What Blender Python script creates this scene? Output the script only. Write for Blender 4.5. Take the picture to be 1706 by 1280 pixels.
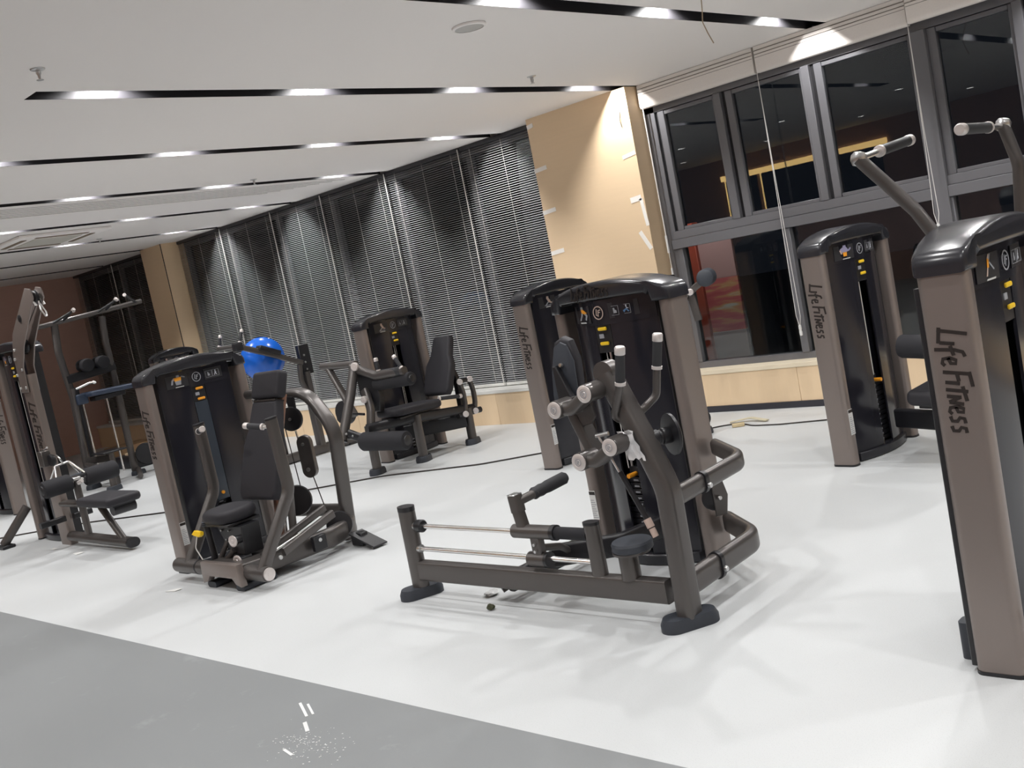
import bpy, bmesh, math, random
from math import pi, sin, cos, radians
from mathutils import Vector, Matrix
random.seed(7)
for o in list(bpy.data.objects): bpy.data.objects.remove(o)
S = bpy.context.scene
COL = S.collection

# ------------------------------------------------------------------ camera
cam_d = bpy.data.cameras.new('camera'); cam = bpy.data.objects.new('camera', cam_d); COL.objects.link(cam)
S.camera = cam
PITCH, ROLL, YAW, FPX = -0.107236, -0.198974, -0.77093, 1712.76
fw = Vector((sin(YAW)*cos(PITCH), cos(YAW)*cos(PITCH), sin(PITCH)))
rt0 = Vector((cos(YAW), -sin(YAW), 0)); up0 = rt0.cross(fw)
rt = cos(ROLL)*rt0 + sin(ROLL)*up0
up = -sin(ROLL)*rt0 + cos(ROLL)*up0
m = Matrix((rt, up, -fw)).transposed().to_4x4(); m.translation = (0, 0, 1.6)
cam.matrix_world = m
cam_d.sensor_fit = 'HORIZONTAL'; cam_d.sensor_width = 36.0; cam_d.lens = FPX/1706*36.0
cam_d.clip_start = 0.05; cam_d.clip_end = 200
# ------------------------------------------------------------------ world, exposure, room lamps
S.view_settings.view_transform = 'Standard'; S.view_settings.look = 'None'
S.view_settings.exposure = 0.0; S.view_settings.gamma = 1.0; S.view_settings.use_curve_mapping = False
W = bpy.data.worlds.new('night'); S.world = W; W.use_nodes = True
W.node_tree.nodes['Background'].inputs['Color'].default_value = (0.10, 0.12, 0.17, 1)
W.node_tree.nodes['Background'].inputs['Strength'].default_value = 0.05
SLOT_X = [-3.66 + 1.815*k for k in (4, 3, 2, 1, 0, -1, -2, -3, -4, -5, -6, -7)]
LAMP_Y = [7.37, 5.885, 4.42, 2.94]
SLOT_W, SLOT_Z, CEIL = 0.17, 0.15, 3.0
LAMP_POWER = 68.0
lamp_data = bpy.data.lights.new('downlight_beam', 'SPOT')
lamp_data.energy = LAMP_POWER; lamp_data.spot_size = radians(150); lamp_data.spot_blend = 0.35
lamp_data.shadow_soft_size = 0.03; lamp_data.color = (1.0, 0.985, 0.975)
def beam(x, y, z, d=None):
    o = bpy.data.objects.new('downlight_beam', d or lamp_data); COL.objects.link(o); o.location = (x, y, z); return o
for i, x in enumerate(SLOT_X):
    if i > 9: continue
    for y in LAMP_Y: beam(x, y, CEIL+SLOT_Z-0.028)
round_data = lamp_data.copy(); round_data.energy = 56; round_data.spot_size = radians(120)
for y in (1.5, -1.3):
    for k in range(-6, 3): beam(1.8*k-0.3, y, CEIL-0.035, round_data)

# ------------------------------------------------------------------ helpers
def rrect(w, h, r, n=4):
    r = min(r, w/2-1e-5, h/2-1e-5); pts = []
    for cx, cy, a0 in ((w/2-r, h/2-r, 0), (-w/2+r, h/2-r, pi/2), (-w/2+r, -h/2+r, pi), (w/2-r, -h/2+r, 1.5*pi)):
        for i in range(n+1):
            a = a0 + pi/2*i/n; pts.append((cx+r*cos(a), cy+r*sin(a)))
    return pts
def circ(r, n=16): return [(r*cos(2*pi*i/n), r*sin(2*pi*i/n)) for i in range(n)]
def fillet(pts, r, n=6):
    P = [Vector(p) for p in pts]
    if r <= 0 or len(P) < 3: return P
    out = [P[0]]
    for a, b, c in zip(P, P[1:], P[2:]):
        u = (a-b); v = (c-b); lu, lv = u.length, v.length; u.normalize(); v.normalize()
        ang = u.angle(v)
        if ang > pi-0.03: out.append(b); continue
        d = min(r/math.tan(ang/2), lu*0.48, lv*0.48); rr = d*math.tan(ang/2)
        cen = b + (u+v).normalized()*(rr/sin(ang/2))
        s, e = b+u*d-cen, b+v*d-cen
        for i in range(n+1):
            t = i/n; w = s.angle(e)
            q = (s*sin((1-t)*w)+e*sin(t*w))/sin(w) if w > 1e-3 else s.lerp(e, t)
            out.append(cen+q)
    out.append(P[-1]); return out
class MB:
    def __init__(s): s.b = bmesh.new()
    def face(s, vs):
        try: return s.b.faces.new(vs)
        except ValueError: return None
    def tube(s, pts, prof, r=0.0, up=(0, 0, 1), caps=True, n=6, scale=None):
        P = fillet(pts, r, n); N = len(P)
        prof = circ(prof) if isinstance(prof, (int, float)) else prof
        T = []
        for i in range(N):
            a = P[max(i-1, 0)]; c = P[min(i+1, N-1)]; T.append((c-a).normalized())
        U = Vector(up); 
        if abs(U.normalized().dot(T[0])) > 0.98: U = Vector((1, 0, 0)) if abs(T[0].x) < 0.9 else Vector((0, 1, 0))
        U = (U - T[0]*U.dot(T[0])).normalized()
        rings = []
        for i in range(N):
            if i:
                q = T[i-1].rotation_difference(T[i]); U = q @ U; U = (U-T[i]*U.dot(T[i])).normalized()
            V = T[i].cross(U); k = scale[i] if scale else 1.0
            rings.append([s.b.verts.new(P[i]+(V*a+U*b)*k) for a, b in prof])
        M = len(prof)
        for A, B in zip(rings, rings[1:]):
            for j in range(M): s.face((A[j], A[(j+1) % M], B[(j+1) % M], B[j]))
        if caps: s.face(rings[0][::-1]); s.face(rings[-1])
        return s
    def cyl(s, a, b, r, n=20): return s.tube([a, b], circ(r, n))
    def box(s, c, d, rot=None, bev=0.0, seg=2):
        M = Matrix.Translation(Vector(c)) @ (rot.to_4x4() if rot else Matrix()) @ Matrix.Diagonal((d[0], d[1], d[2], 1))
        t = bmesh.new(); bmesh.ops.create_cube(t, size=1.0, matrix=M)
        if bev: bmesh.ops.bevel(t, geom=t.edges[:], offset=bev, segments=seg, profile=0.5, affect='EDGES')
        s.merge(t); return s
    def bb(s, lo, hi, bev=0.0, seg=2):
        lo, hi = Vector(lo), Vector(hi); return s.box((lo+hi)/2, hi-lo, None, bev, seg)
    def merge(s, t):
        mp = {}
        for v in t.verts: mp[v] = s.b.verts.new(v.co)
        for f in t.faces: s.face([mp[v] for v in f.verts])
        t.free()
    def prism(s, out, o, u, v, th, bev=0.0, seg=2, centre=True):
        o, u, v = Vector(o), Vector(u).normalized(), Vector(v).normalized(); w = u.cross(v).normalized()
        t = bmesh.new(); off = -w*th/2 if centre else Vector((0, 0, 0))
        A = [t.verts.new(o+u*a+v*b+off) for a, b in out]; B = [t.verts.new(o+u*a+v*b+off+w*th) for a, b in out]
        t.faces.new(A[::-1]); t.faces.new(B)
        for i in range(len(out)): j = (i+1) % len(out); t.faces.new((A[i], A[j], B[j], B[i]))
        bmesh.ops.recalc_face_normals(t, faces=t.faces[:])
        if bev:
            E = [e for e in t.edges if (e.verts[0] in A and e.verts[1] in A) or (e.verts[0] in B and e.verts[1] in B)]
            bmesh.ops.bevel(t, geom=E, offset=bev, segments=seg, profile=0.5, affect='EDGES')
        s.merge(t); return s
    def lathe(s, prof, o, axis=(0, 0, 1), n=24, hollow=False):
        o, ax = Vector(o), Vector(axis).normalized()
        u = ax.orthogonal().normalized(); v = ax.cross(u); rings = []
        for r, z in prof:
            if r < 1e-6: rings.append([s.b.verts.new(o+ax*z)])
            else: rings.append([s.b.verts.new(o+ax*z+(u*cos(2*pi*i/n)+v*sin(2*pi*i/n))*r) for i in range(n)])
        for A, B in zip(rings, rings[1:]):
            for i in range(n):
                j = (i+1) % n
                if len(A) == 1 and len(B) == 1: continue
                if len(A) == 1: s.face((A[0], B[j], B[i]))
                elif len(B) == 1: s.face((A[i], A[j], B[0]))
                else: s.face((A[i], A[j], B[j], B[i]))
        for R in (rings[0], rings[-1]):
            if len(R) > 1 and not hollow: s.face(R)
        return s
    def quad(s, *p):
        s.face([s.b.verts.new(Vector(q)) for q in p]); return s
    def stroke(s, pts, w, o, u, v, th=0.0015):
        """flat brush stroke through 2D points on plane (o,u,v)"""
        o, u, v = Vector(o), Vector(u).normalized(), Vector(v).normalized()
        P = [o+u*a+v*b for a, b in pts]; n = u.cross(v)
        return s.tube(P, [(-th, -w/2), (th, -w/2), (th, w/2), (-th, w/2)], up=n.cross(P[1]-P[0]), caps=True)
def finish(name, mb, mat, parent=None, tf=None, angle=40):
    if tf is not None: bmesh.ops.transform(mb.b, matrix=tf, verts=mb.b.verts[:])
    bmesh.ops.recalc_face_normals(mb.b, faces=mb.b.faces[:])
    me = bpy.data.meshes.new(name); mb.b.to_mesh(me); mb.b.free()
    me.materials.append(mat); me.shade_smooth(); me.set_sharp_from_angle(angle=radians(angle))
    o = bpy.data.objects.new(name, me); COL.objects.link(o)
    if parent: o.parent = parent
    return o
def struct(name, mb, mat, parent=None):
    o = finish(name, mb, mat, parent)
    if not parent: o['kind'] = 'structure'
    return o
def tag(o, label, cat, group=None):
    o['label'] = label; o['category'] = cat
    if group: o['group'] = group
    return o
class Thing:
    """an Empty at the thing's base; parts are given in world coordinates"""
    def __init__(s, name, label, cat, loc=(0, 0, 0), rot=0.0, group=None):
        o = bpy.data.objects.new(name, None); COL.objects.link(o); o.empty_display_size = 0.2
        o.location = loc; o.rotation_euler = (0, 0, rot); tag(o, label, cat, group)
        s.o = o; s.m = Matrix.Translation(Vector(loc)) @ Matrix.Rotation(rot, 4, 'Z'); s.inv = s.m.inverted()
    def part(s, name, mat, mb, parent=None, label=None, local=False, stuff=False):
        o = finish(name, mb, mat, parent or s.o, None if local else s.inv)
        if label: o['label'] = label
        if stuff: o['kind'] = 'stuff'
        return o
    def again(s, src, off, parent=None):
        c = src.copy(); COL.objects.link(c); c.parent = parent or s.o
        c.location = Vector(src.location)+Vector(off); return c
    def W(s, p): return s.m @ Vector(p)

# ------------------------------------------------------------------ materials
def mat(name, col, rough=0.5, metal=0.0, spec=0.5, noise=0.0, nscale=20.0, bump=0.0, stretch=(1, 1, 1), coat=0.0, rvar=0.0):
    M = bpy.data.materials.new(name); M.use_nodes = True; nt = M.node_tree; B = nt.nodes['Principled BSDF']
    B.inputs['Base Color'].default_value = (*col, 1); B.inputs['Roughness'].default_value = rough
    B.inputs['Metallic'].default_value = metal; B.inputs['Specular IOR Level'].default_value = spec
    B.inputs['Coat Weight'].default_value = coat; B.inputs['Coat Roughness'].default_value = 0.08
    if noise or bump or rvar:
        tc = nt.nodes.new('ShaderNodeTexCoord'); mp = nt.nodes.new('ShaderNodeMapping'); mp.inputs['Scale'].default_value = stretch
        nz = nt.nodes.new('ShaderNodeTexNoise'); nz.inputs['Scale'].default_value = nscale; nz.inputs['Detail'].default_value = 6
        nt.links.new(tc.outputs['Object'], mp.inputs['Vector']); nt.links.new(mp.outputs['Vector'], nz.inputs['Vector'])
        if noise:
            mx = nt.nodes.new('ShaderNodeMix'); mx.data_type = 'RGBA'
            mx.inputs[6].default_value = (*[c*(1-noise) for c in col], 1); mx.inputs[7].default_value = (*[min(1, c*(1+noise)) for c in col], 1)
            nt.links.new(nz.outputs['Fac'], mx.inputs[0]); nt.links.new(mx.outputs[2], B.inputs['Base Color'])
        if bump:
            bp = nt.nodes.new('ShaderNodeBump'); bp.inputs['Strength'].default_value = bump; bp.inputs['Distance'].default_value = 0.002
            nt.links.new(nz.outputs['Fac'], bp.inputs['Height']); nt.links.new(bp.outputs['Normal'], B.inputs['Normal'])
        if rvar:
            mr = nt.nodes.new('ShaderNodeMapRange'); mr.inputs[3].default_value = max(0, rough-rvar); mr.inputs[4].default_value = rough+rvar
            nt.links.new(nz.outputs['Fac'], mr.inputs[0]); nt.links.new(mr.outputs[0], B.inputs['Roughness'])
    return M
def emis(name, col, s):
    M = bpy.data.materials.new(name); M.use_nodes = True; nt = M.node_tree; nt.nodes.clear()
    e = nt.nodes.new('ShaderNodeEmission'); e.inputs[0].default_value = (*col, 1); e.inputs[1].default_value = s
    o = nt.nodes.new('ShaderNodeOutputMaterial'); nt.links.new(e.outputs[0], o.inputs[0]); return M
def glass(name, tint=(0.9, 0.93, 0.93)):
    M = bpy.data.materials.new(name); M.use_nodes = True; nt = M.node_tree; nt.nodes.clear()
    t = nt.nodes.new('ShaderNodeBsdfTransparent'); t.inputs[0].default_value = (*tint, 1)
    g = nt.nodes.new('ShaderNodeBsdfGlossy'); g.inputs['Roughness'].default_value = 0.0
    f = nt.nodes.new('ShaderNodeFresnel'); f.inputs[0].default_value = 1.5
    x = nt.nodes.new('ShaderNodeMixShader'); o = nt.nodes.new('ShaderNodeOutputMaterial')
    nt.links.new(f.outputs[0], x.inputs[0]); nt.links.new(t.outputs[0], x.inputs[1]); nt.links.new(g.outputs[0], x.inputs[2]); nt.links.new(x.outputs[0], o.inputs[0])
    return M
TITAN = mat('titanium_paint', (0.26, 0.222, 0.205), 0.36, 0.5, 0.5, 0.05, 400)
TITAN2 = mat('titanium_tube', (0.108, 0.099, 0.095), 0.33, 0.45, 0.5, 0.05, 400)
GLOSS = mat('black_gloss_plastic', (0.018, 0.0178, 0.024), 0.16, 0, 0.5)
CAPM = mat('black_cap_plastic', (0.024, 0.0245, 0.030), 0.24, 0, 0.5)
BLACK = mat('black_paint', (0.014, 0.014, 0.017), 0.4)
VINYL = mat('black_upholstery', (0.026, 0.025, 0.030), 0.62, 0, 0.35, 0.08, 300, 0.15)
FOAM = mat('black_foam', (0.024, 0.024, 0.028), 0.75, 0, 0.3, 0.1, 500, 0.3)
RUBBER = mat('rubber_foot', (0.038, 0.044, 0.056), 0.55)
GRIP = mat('rubber_grip', (0.035, 0.036, 0.040), 0.6, 0, 0.4, 0.1, 600, 0.3)
CHROME = mat('chrome_rod', (0.82, 0.81, 0.80), 0.22, 1.0)
ALU = mat('brushed_aluminium', (0.74, 0.69, 0.67), 0.36, 0.45, 0.5, 0.06, 60)
STEEL = mat('steel_bolt', (0.6, 0.6, 0.6), 0.3, 1.0)
YELLOW = mat('yellow_plastic', (0.95, 0.62, 0.02), 0.4)
ORANGE = mat('orange_tag', (0.90, 0.36, 0.02), 0.45)
WHITE = mat('white_plastic', (0.78, 0.78, 0.77), 0.4)
STICKER = mat('white_sticker', (0.72, 0.72, 0.71), 0.5)
INK = mat('dark_ink', (0.02, 0.014, 0.012), 0.5)
GREYINK = mat('grey_print', (0.33, 0.34, 0.37), 0.5)
WHITEINK = mat('white_print', (0.65, 0.68, 0.75), 0.5)
SKIN = mat('pale_print', (0.55, 0.42, 0.36), 0.5)
BLUEINK = mat('blue_print', (0.10, 0.22, 0.42), 0.5)
PLAC = mat('placard_face', (0.03, 0.03, 0.034), 0.3)
WOOD = mat('maple_veneer', (0.83, 0.635, 0.42), 0.42, 0, 0.4, 0.03, 3.0, 0, (1.2, 1.2, 14))
WOODH = mat('maple_veneer_across', (0.83, 0.635, 0.42), 0.42, 0, 0.4, 0.03, 3.0, 0, (14, 1.2, 1.2))
BROWNW = mat('brown_wall_panel', (0.56, 0.36, 0.30), 0.5, 0, 0.4, 0.05, 3.0, 0, (1, 1, 8))
LEDGE = mat('pale_ledge', (0.82, 0.72, 0.55), 0.4)
WLEDGE = mat('white_ledge', (0.72, 0.72, 0.69), 0.4)
CEILM = mat('ceiling_paint', (0.90, 0.865, 0.84), 0.85, 0, 0.2)
SLOTM = mat('slot_black_paint', (0.024, 0.023, 0.026), 0.6, 0, 0.3)
FRAME = mat('window_frame_grey', (0.165, 0.165, 0.178), 0.38, 0.2)
FRAMED = mat('window_gasket', (0.012, 0.012, 0.014), 0.5)
GLASS = glass('window_glass')
BLIND = mat('blind_slat_aluminium', (0.50, 0.51, 0.52), 0.42, 0.0, 0.5)
HEADR = mat('blind_head_rail', (0.035, 0.035, 0.04), 0.4)
CORD = mat('white_cord', (0.75, 0.73, 0.70), 0.6)
SHADE = mat('cream_shade_fabric', (0.86, 0.81, 0.76), 0.6, 0, 0.4, 0.04, 80, 0.1)
SHADEL = mat('shade_groove', (0.25, 0.22, 0.20), 0.7)
TAPE = mat('masking_tape', (0.96, 0.93, 0.88), 0.6)
SKIRT = mat('dark_skirting', (0.03, 0.03, 0.04), 0.4)
LENS = emis('lamp_lens', (1.0, 0.97, 0.93), 12.0)
BLUE = mat('blue_ball_rubber', (0.012, 0.13, 0.62), 0.22, 0, 0.5)
NAVY = mat('navy_pad', (0.03, 0.045, 0.08), 0.45)
def floor_mat(name, col, rough, scuff=0.0, speck=0.0):
    M = mat(name, col, rough, 0, 0.45); nt = M.node_tree; B = nt.nodes['Principled BSDF']; L = nt.links.new
    tc = nt.nodes.new('ShaderNodeTexCoord')
    a = nt.nodes.new('ShaderNodeTexNoise'); a.inputs['Scale'].default_value = 0.9; a.inputs['Detail'].default_value = 5
    b = nt.nodes.new('ShaderNodeTexNoise'); b.inputs['Scale'].default_value = 260; b.inputs['Detail'].default_value = 2
    L(tc.outputs['Object'], a.inputs['Vector']); L(tc.outputs['Object'], b.inputs['Vector'])
    m1 = nt.nodes.new('ShaderNodeMix'); m1.data_type = 'RGBA'
    m1.inputs[6].default_value = (*[c*0.93 for c in col], 1); m1.inputs[7].default_value = (*[min(1, c*1.05) for c in col], 1)
    L(a.outputs['Fac'], m1.inputs[0])
    r = nt.nodes.new('ShaderNodeValToRGB'); r.color_ramp.elements[0].position = 0.30; r.color_ramp.elements[1].position = 0.42
    r.color_ramp.elements[0].color = (1-speck, 1-speck, 1-speck, 1); r.color_ramp.elements[1].color = (1, 1, 1, 1)
    L(b.outputs['Fac'], r.inputs[0])
    m2 = nt.nodes.new('ShaderNodeMix'); m2.data_type = 'RGBA'; m2.blend_type = 'MULTIPLY'; m2.inputs[0].default_value = 1
    L(m1.outputs[2], m2.inputs[6]); L(r.outputs[0], m2.inputs[7])
    out = m2.outputs[2]
    if scuff:
        c = nt.nodes.new('ShaderNodeTexNoise'); c.inputs['Scale'].default_value = 4.0; c.inputs['Detail'].default_value = 9; c.inputs['Roughness'].default_value = 0.7
        L(tc.outputs['Object'], c.inputs['Vector'])
        r2 = nt.nodes.new('ShaderNodeValToRGB'); r2.color_ramp.elements[0].position = 0.60; r2.color_ramp.elements[1].position = 0.80
        L(c.outputs['Fac'], r2.inputs[0])
        m3 = nt.nodes.new('ShaderNodeMix'); m3.data_type = 'RGBA'; m3.inputs[7].default_value = (*[min(1, q*(1+scuff)) for q in col], 1)
        L(r2.outputs[0], m3.inputs[0]); L(out, m3.inputs[6]); out = m3.outputs[2]
    L(out, B.inputs['Base Color'])
    mr = nt.nodes.new('ShaderNodeMapRange'); mr.inputs[3].default_value = rough-0.07; mr.inputs[4].default_value = rough+0.09
    L(a.outputs['Fac'], mr.inputs[0]); L(mr.outputs[0], B.inputs['Roughness'])
    return M
FLOORL = floor_mat('pale_vinyl_floor', (0.60, 0.62, 0.628), 0.42, 0, 0.14)
FLOORD = floor_mat('grey_walkway_floor', (0.245, 0.257, 0.263), 0.42, 0.35, 0.05)

# ------------------------------------------------------------------ room shell
XL, XR, YB, YF, YWIN = -17.65, 5.0, -3.2, 2.37, 8.0
struct('floor', MB().bb((XL-0.2, YF, -0.1), (XR+0.2, 8.3, 0)), FLOORL)
struct('floor_walkway', MB().bb((XL-0.2, YB-0.2, -0.1), (XR+0.2, YF, 0)), FLOORD)
# ceiling: boards between the black light slots
cb = MB(); xs = sorted(SLOT_X); edges = [XL-0.2]
for x in xs: edges += [x-SLOT_W/2, x+SLOT_W/2]
edges.append(XR+0.2); SY0 = 2.49
for a, b in zip(edges[0::2], edges[1::2]): cb.bb((a, SY0, CEIL), (b, 8.3, CEIL+0.03))
cb.bb((XL-0.2, YB-0.2, CEIL), (XR+0.2, SY0, CEIL+0.03))
struct('ceiling', cb, CEILM)
for i, x in enumerate(SLOT_X):
    sm = MB(); h = SLOT_W/2; t = 0.01
    sm.bb((x-h-t, SY0, CEIL+0.0301), (x-h, 8.3, CEIL+SLOT_Z)); sm.bb((x+h, SY0, CEIL+0.0301), (x+h+t, 8.3, CEIL+SLOT_Z))
    sm.bb((x-h-t, SY0-t, CEIL+SLOT_Z), (x+h+t, 8.3, CEIL+SLOT_Z+t)); sm.bb((x-h-t, SY0-t, CEIL+0.0301), (x+h+t, SY0, CEIL+SLOT_Z))
    # painted lining of the board edges
    sm.bb((x-h, SY0+0.001, CEIL+0.001), (x-h+0.002, 8.0, CEIL+0.0301)); sm.bb((x+h-0.002, SY0+0.001, CEIL+0.001), (x+h, 8.0, CEIL+0.0301))
    sm.bb((x-h, SY0, CEIL+0.001), (x+h, SY0+0.002, CEIL+0.0301))
    struct('trim_%d' % (i+1), sm, SLOTM)
ORD = ['first', 'second', 'third', 'fourth', 'fifth', 'sixth', 'seventh', 'eighth']
lamp_src = None
for i, x in enumerate(SLOT_X[4:10]):
    for j, y in enumerate(LAMP_Y):
        if (i == 0 and j > 2): pass
        lab = 'downlight in the %s black ceiling slot from the right, %s from the window wall' % (ORD[i], ORD[j])
        if lamp_src is None:
            T = Thing('recessed_downlight', lab, 'downlight', (x, y, CEIL+SLOT_Z), 0, 'downlights in the black ceiling slots')
            T.part('lamp_ring', WHITE, MB().lathe([(0.034, 0), (0.05, 0), (0.05, -0.012), (0.034, -0.02), (0.034, 0)], (0, 0, 0), hollow=True), local=True)
            T.part('lens', LENS, MB().lathe([(0, -0.004), (0.033, -0.004), (0.033, -0.008), (0, -0.010)], (0, 0, 0)), local=True)
            lamp_src = T.o
        else:
            c = lamp_src.copy(); COL.objects.link(c); c.location = (x, y, CEIL+SLOT_Z); c['label'] = lab
            for ch in lamp_src.children: d = ch.copy(); COL.objects.link(d); d.parent = c
rd = None; NTH = ORD+['ninth']
for y in (1.5, -1.3):
    for k in range(-6, 3):
        if rd is None:
            T = Thing('round_downlight', 'round white downlight over the grey walkway, first from the left in its front row', 'downlight', (1.8*k-0.3, y, CEIL), 0, 'round downlights over the grey walkway')
            T.part('trim_ring', WHITE, MB().lathe([(0.06, -0.001), (0.075, -0.001), (0.073, -0.008), (0.06, -0.010), (0.06, -0.001)], (0, 0, 0), (0, 0, 1), 24, True), local=True)
            T.part('lens', LENS, MB().lathe([(0, -0.002), (0.058, -0.002), (0.058, -0.006), (0, -0.008)], (0, 0, 0)), local=True); rd = T.o
        else:
            c = rd.copy(); c['label'] = 'round white downlight over the grey walkway, %s from the left in its %s row' % (NTH[k+6], 'front' if y > 0 else 'rear'); COL.objects.link(c); c.location = (1.8*k-0.3, y, CEIL)
            for ch in rd.children: d = ch.copy(); COL.objects.link(d); d.parent = c
# walls
struct('wall_left', MB().bb((XL-0.2, YB, 0), (XL, 8.3, CEIL)), BROWNW)
struct('wall_right', MB().bb((XR, YB, 0), (XR+0.2, 8.3, CEIL)), WOOD)
struct('wall_back', MB().bb((XL, YB-0.2, 0), (XR, YB, CEIL)), BROWNW)
NPX = (-6.62, -5.42); FPX_ = (-14.60, -13.98); PYF = 7.72
pil = struct('wall_pillar_near', MB().bb((NPX[0], PYF, 0), (NPX[1], 8.25, CEIL)), WOOD)
def tape(pts, w, parent, y=PYF-0.0025):
    mb = MB()
    for a, b in zip(pts, pts[1:]):
        d = Vector((b[0]-a[0], b[1]-a[1])).normalized(); n = Vector((-d.y, d.x))*w/2
        mb.prism([(a[0]+n.x, a[1]+n.y), (a[0]-n.x, a[1]-n.y), (b[0]-n.x, b[1]-n.y), (b[0]+n.x, b[1]+n.y)], (0, y, 0), (1, 0, 0), (0, 0, 1), 0.002)
    return finish('tape_strip', mb, TAPE, parent)
fp = MB(); fp.bb((FPX_[0], PYF, 0), (FPX_[1], 8.25, CEIL)); struct('wall_pillar_far', fp, WOOD)
struct('trim_20', MB().bb((FPX_[1]-0.006, PYF-0.003, 0), (FPX_[1]+0.003, PYF+0.006, CEIL)), INK)
# low wall under the windows, with sill boards and skirting
def sill(x0, x1, idx, ledge, over, skirt):
    w = MB(); n = max(1, round((x1-x0)/1.22)); 
    base = struct('wall_window_%d' % idx, MB().bb((x0, 7.80, 0), (x1, 8.25, 0.33)), WOODH)
    for k in range(n):
        a, b = x0+(x1-x0)*k/n, x0+(x1-x0)*(k+1)/n
        p = finish('wood_panel', MB().bb((a+0.0015, 7.785, 0.0 if not skirt else 0.055), (b-0.0015, 7.8005, 0.345), 0.001, 1), WOODH, base)
    struct('trim_%d' % (20+idx), MB().bb((x0, 7.80-over, 0.345), (x1, 8.25, 0.385), 0.004, 1), ledge)
    if skirt: struct('baseboard_%d' % idx, MB().bb((x0, 7.772, 0), (x1, 7.80, 0.055), 0.003, 1), SKIRT)
sill(XL, FPX_[0], 1, WLEDGE, 0.03, False)
sill(FPX_[1], NPX[0], 2, WLEDGE, 0.03, False)
sill(NPX[1], XR, 3, LEDGE, 0.025, True)
# ------------------------------------------------------------------ window 1: grey frames and glass right of the near pillar
def window_right():
    x0 = -5.42; top = 2.98
    fr = MB(); fr.bb((x0, 7.96, 0.385), (x0+0.10, 8.06, top)); fr.bb((x0, 7.96, 2.74), (XR, 8.06, top)); fr.bb((x0, 7.95, 0.385), (XR, 8.06, 0.44))
    win = struct('window_1', fr, FRAME)
    finish('transom', MB().bb((x0+0.06, 7.93, 1.50), (XR, 8.05, 1.585), 0.004, 1), FRAME, win)
    tr2 = finish('transom', MB().bb((x0+0.08, 7.945, 1.5855), (XR, 8.05, 1.66), 0.004, 1), FRAME, win)
    mod = 2.42; k = 0
    while x0+0.1+mod*k < XR-1:
        a = x0+0.10+mod*k
        ups = [a, a+0.70, a+1.52, a+2.36]
        for i in range(3):
            u0, u1 = ups[i], ups[i+1]
            if i > 0: finish('mullion', MB().bb((u0-0.075, 7.94, 1.66), (u0-0.005, 8.05, 2.74), 0.004, 1), FRAME, win)
            if i > 0: finish('gasket', MB().bb((u0-0.005, 7.985, 1.66), (u0+0.028, 8.05, 2.74)), FRAMED, win)
            s0 = u0+(0.028 if i else 0.03); s1 = u1-0.075 if i < 2 else u1-0.03
            if i == 0: finish('gasket', MB().bb((u0, 7.985, 1.66), (s0, 8.05, 2.74)), FRAMED, win)
            sa = MB()
            sa.bb((s0, 7.965, 1.66), (s0+0.065, 8.03, 2.735), 0.003, 1)
            sa.bb((s1-0.03, 7.975, 1.66), (s1, 8.03, 2.735), 0.003, 1)
            sa.bb((s0+0.065, 7.975, 1.66), (s1-0.03, 8.03, 1.69), 0.003, 1); sa.bb((s0+0.065, 7.975, 2.70), (s1-0.03, 8.03, 2.735), 0.003, 1)
            finish('sash', sa, FRAME, win)
            finish('pane', MB().bb((s0+0.055, 7.998, 1.68), (s1-0.02, 8.004, 2.715)), GLASS, win)
        # thick post between modules
        b = a+2.36
        finish('post', MB().bb((b-0.03, 7.922, 0.44), (b+0.09, 8.06, 2.74), 0.004, 1), FRAME, win)
        finish('gasket', MB().bb((b+0.09, 7.985, 1.66), (b+0.115, 8.05, 2.74)), FRAMED, win)
        c = a+1.09
        finish('mullion', MB().bb((c-0.035, 7.94, 0.44), (c+0.035, 8.05, 1.50), 0.004, 1), FRAME, win)
        finish('mullion', MB().bb((a-0.0, 7.95, 0.44), (a+0.05, 8.05, 1.50), 0.004, 1), FRAME, win)
        for p0, p1 in ((a+0.045, c-0.03), (c+0.03, b-0.025)):
            finish('pane', MB().bb((p0, 7.998, 0.435), (p1, 8.004, 1.505)), GLASS, win)
        k += 1
window_right()
def window_left(idx, x0, x1, step):
    fr = MB(); fr.bb((x0, 8.10, 0.385), (x0+0.06, 8.20, CEIL-0.005)); fr.bb((x1-0.06, 8.10, 0.385), (x1, 8.20, CEIL-0.005)); fr.bb((x0+0.06, 8.10, 0.385), (x1-0.06, 8.20, 0.44)); fr.bb((x0+0.06, 8.10, 2.9), (x1-0.06, 8.20, CEIL-0.005))
    win = struct('window_%d' % idx, fr, FRAME)
    n = round((x1-x0)/step)
    for k in range(n):
        a, b = x0+(x1-x0)*k/n, x0+(x1-x0)*(k+1)/n
        if k: finish('mullion', MB().bb((a-0.035, 8.10, 0.44), (a+0.035, 8.20, 2.9), 0.004, 1), FRAME, win)
        finish('pane', MB().bb((a+0.03, 8.147, 0.43), (b-0.03, 8.153, 2.91)), GLASS, win)
window_left(2, FPX_[1], NPX[0], 1.23)
window_left(3, XL, FPX_[0], 1.5)
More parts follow.
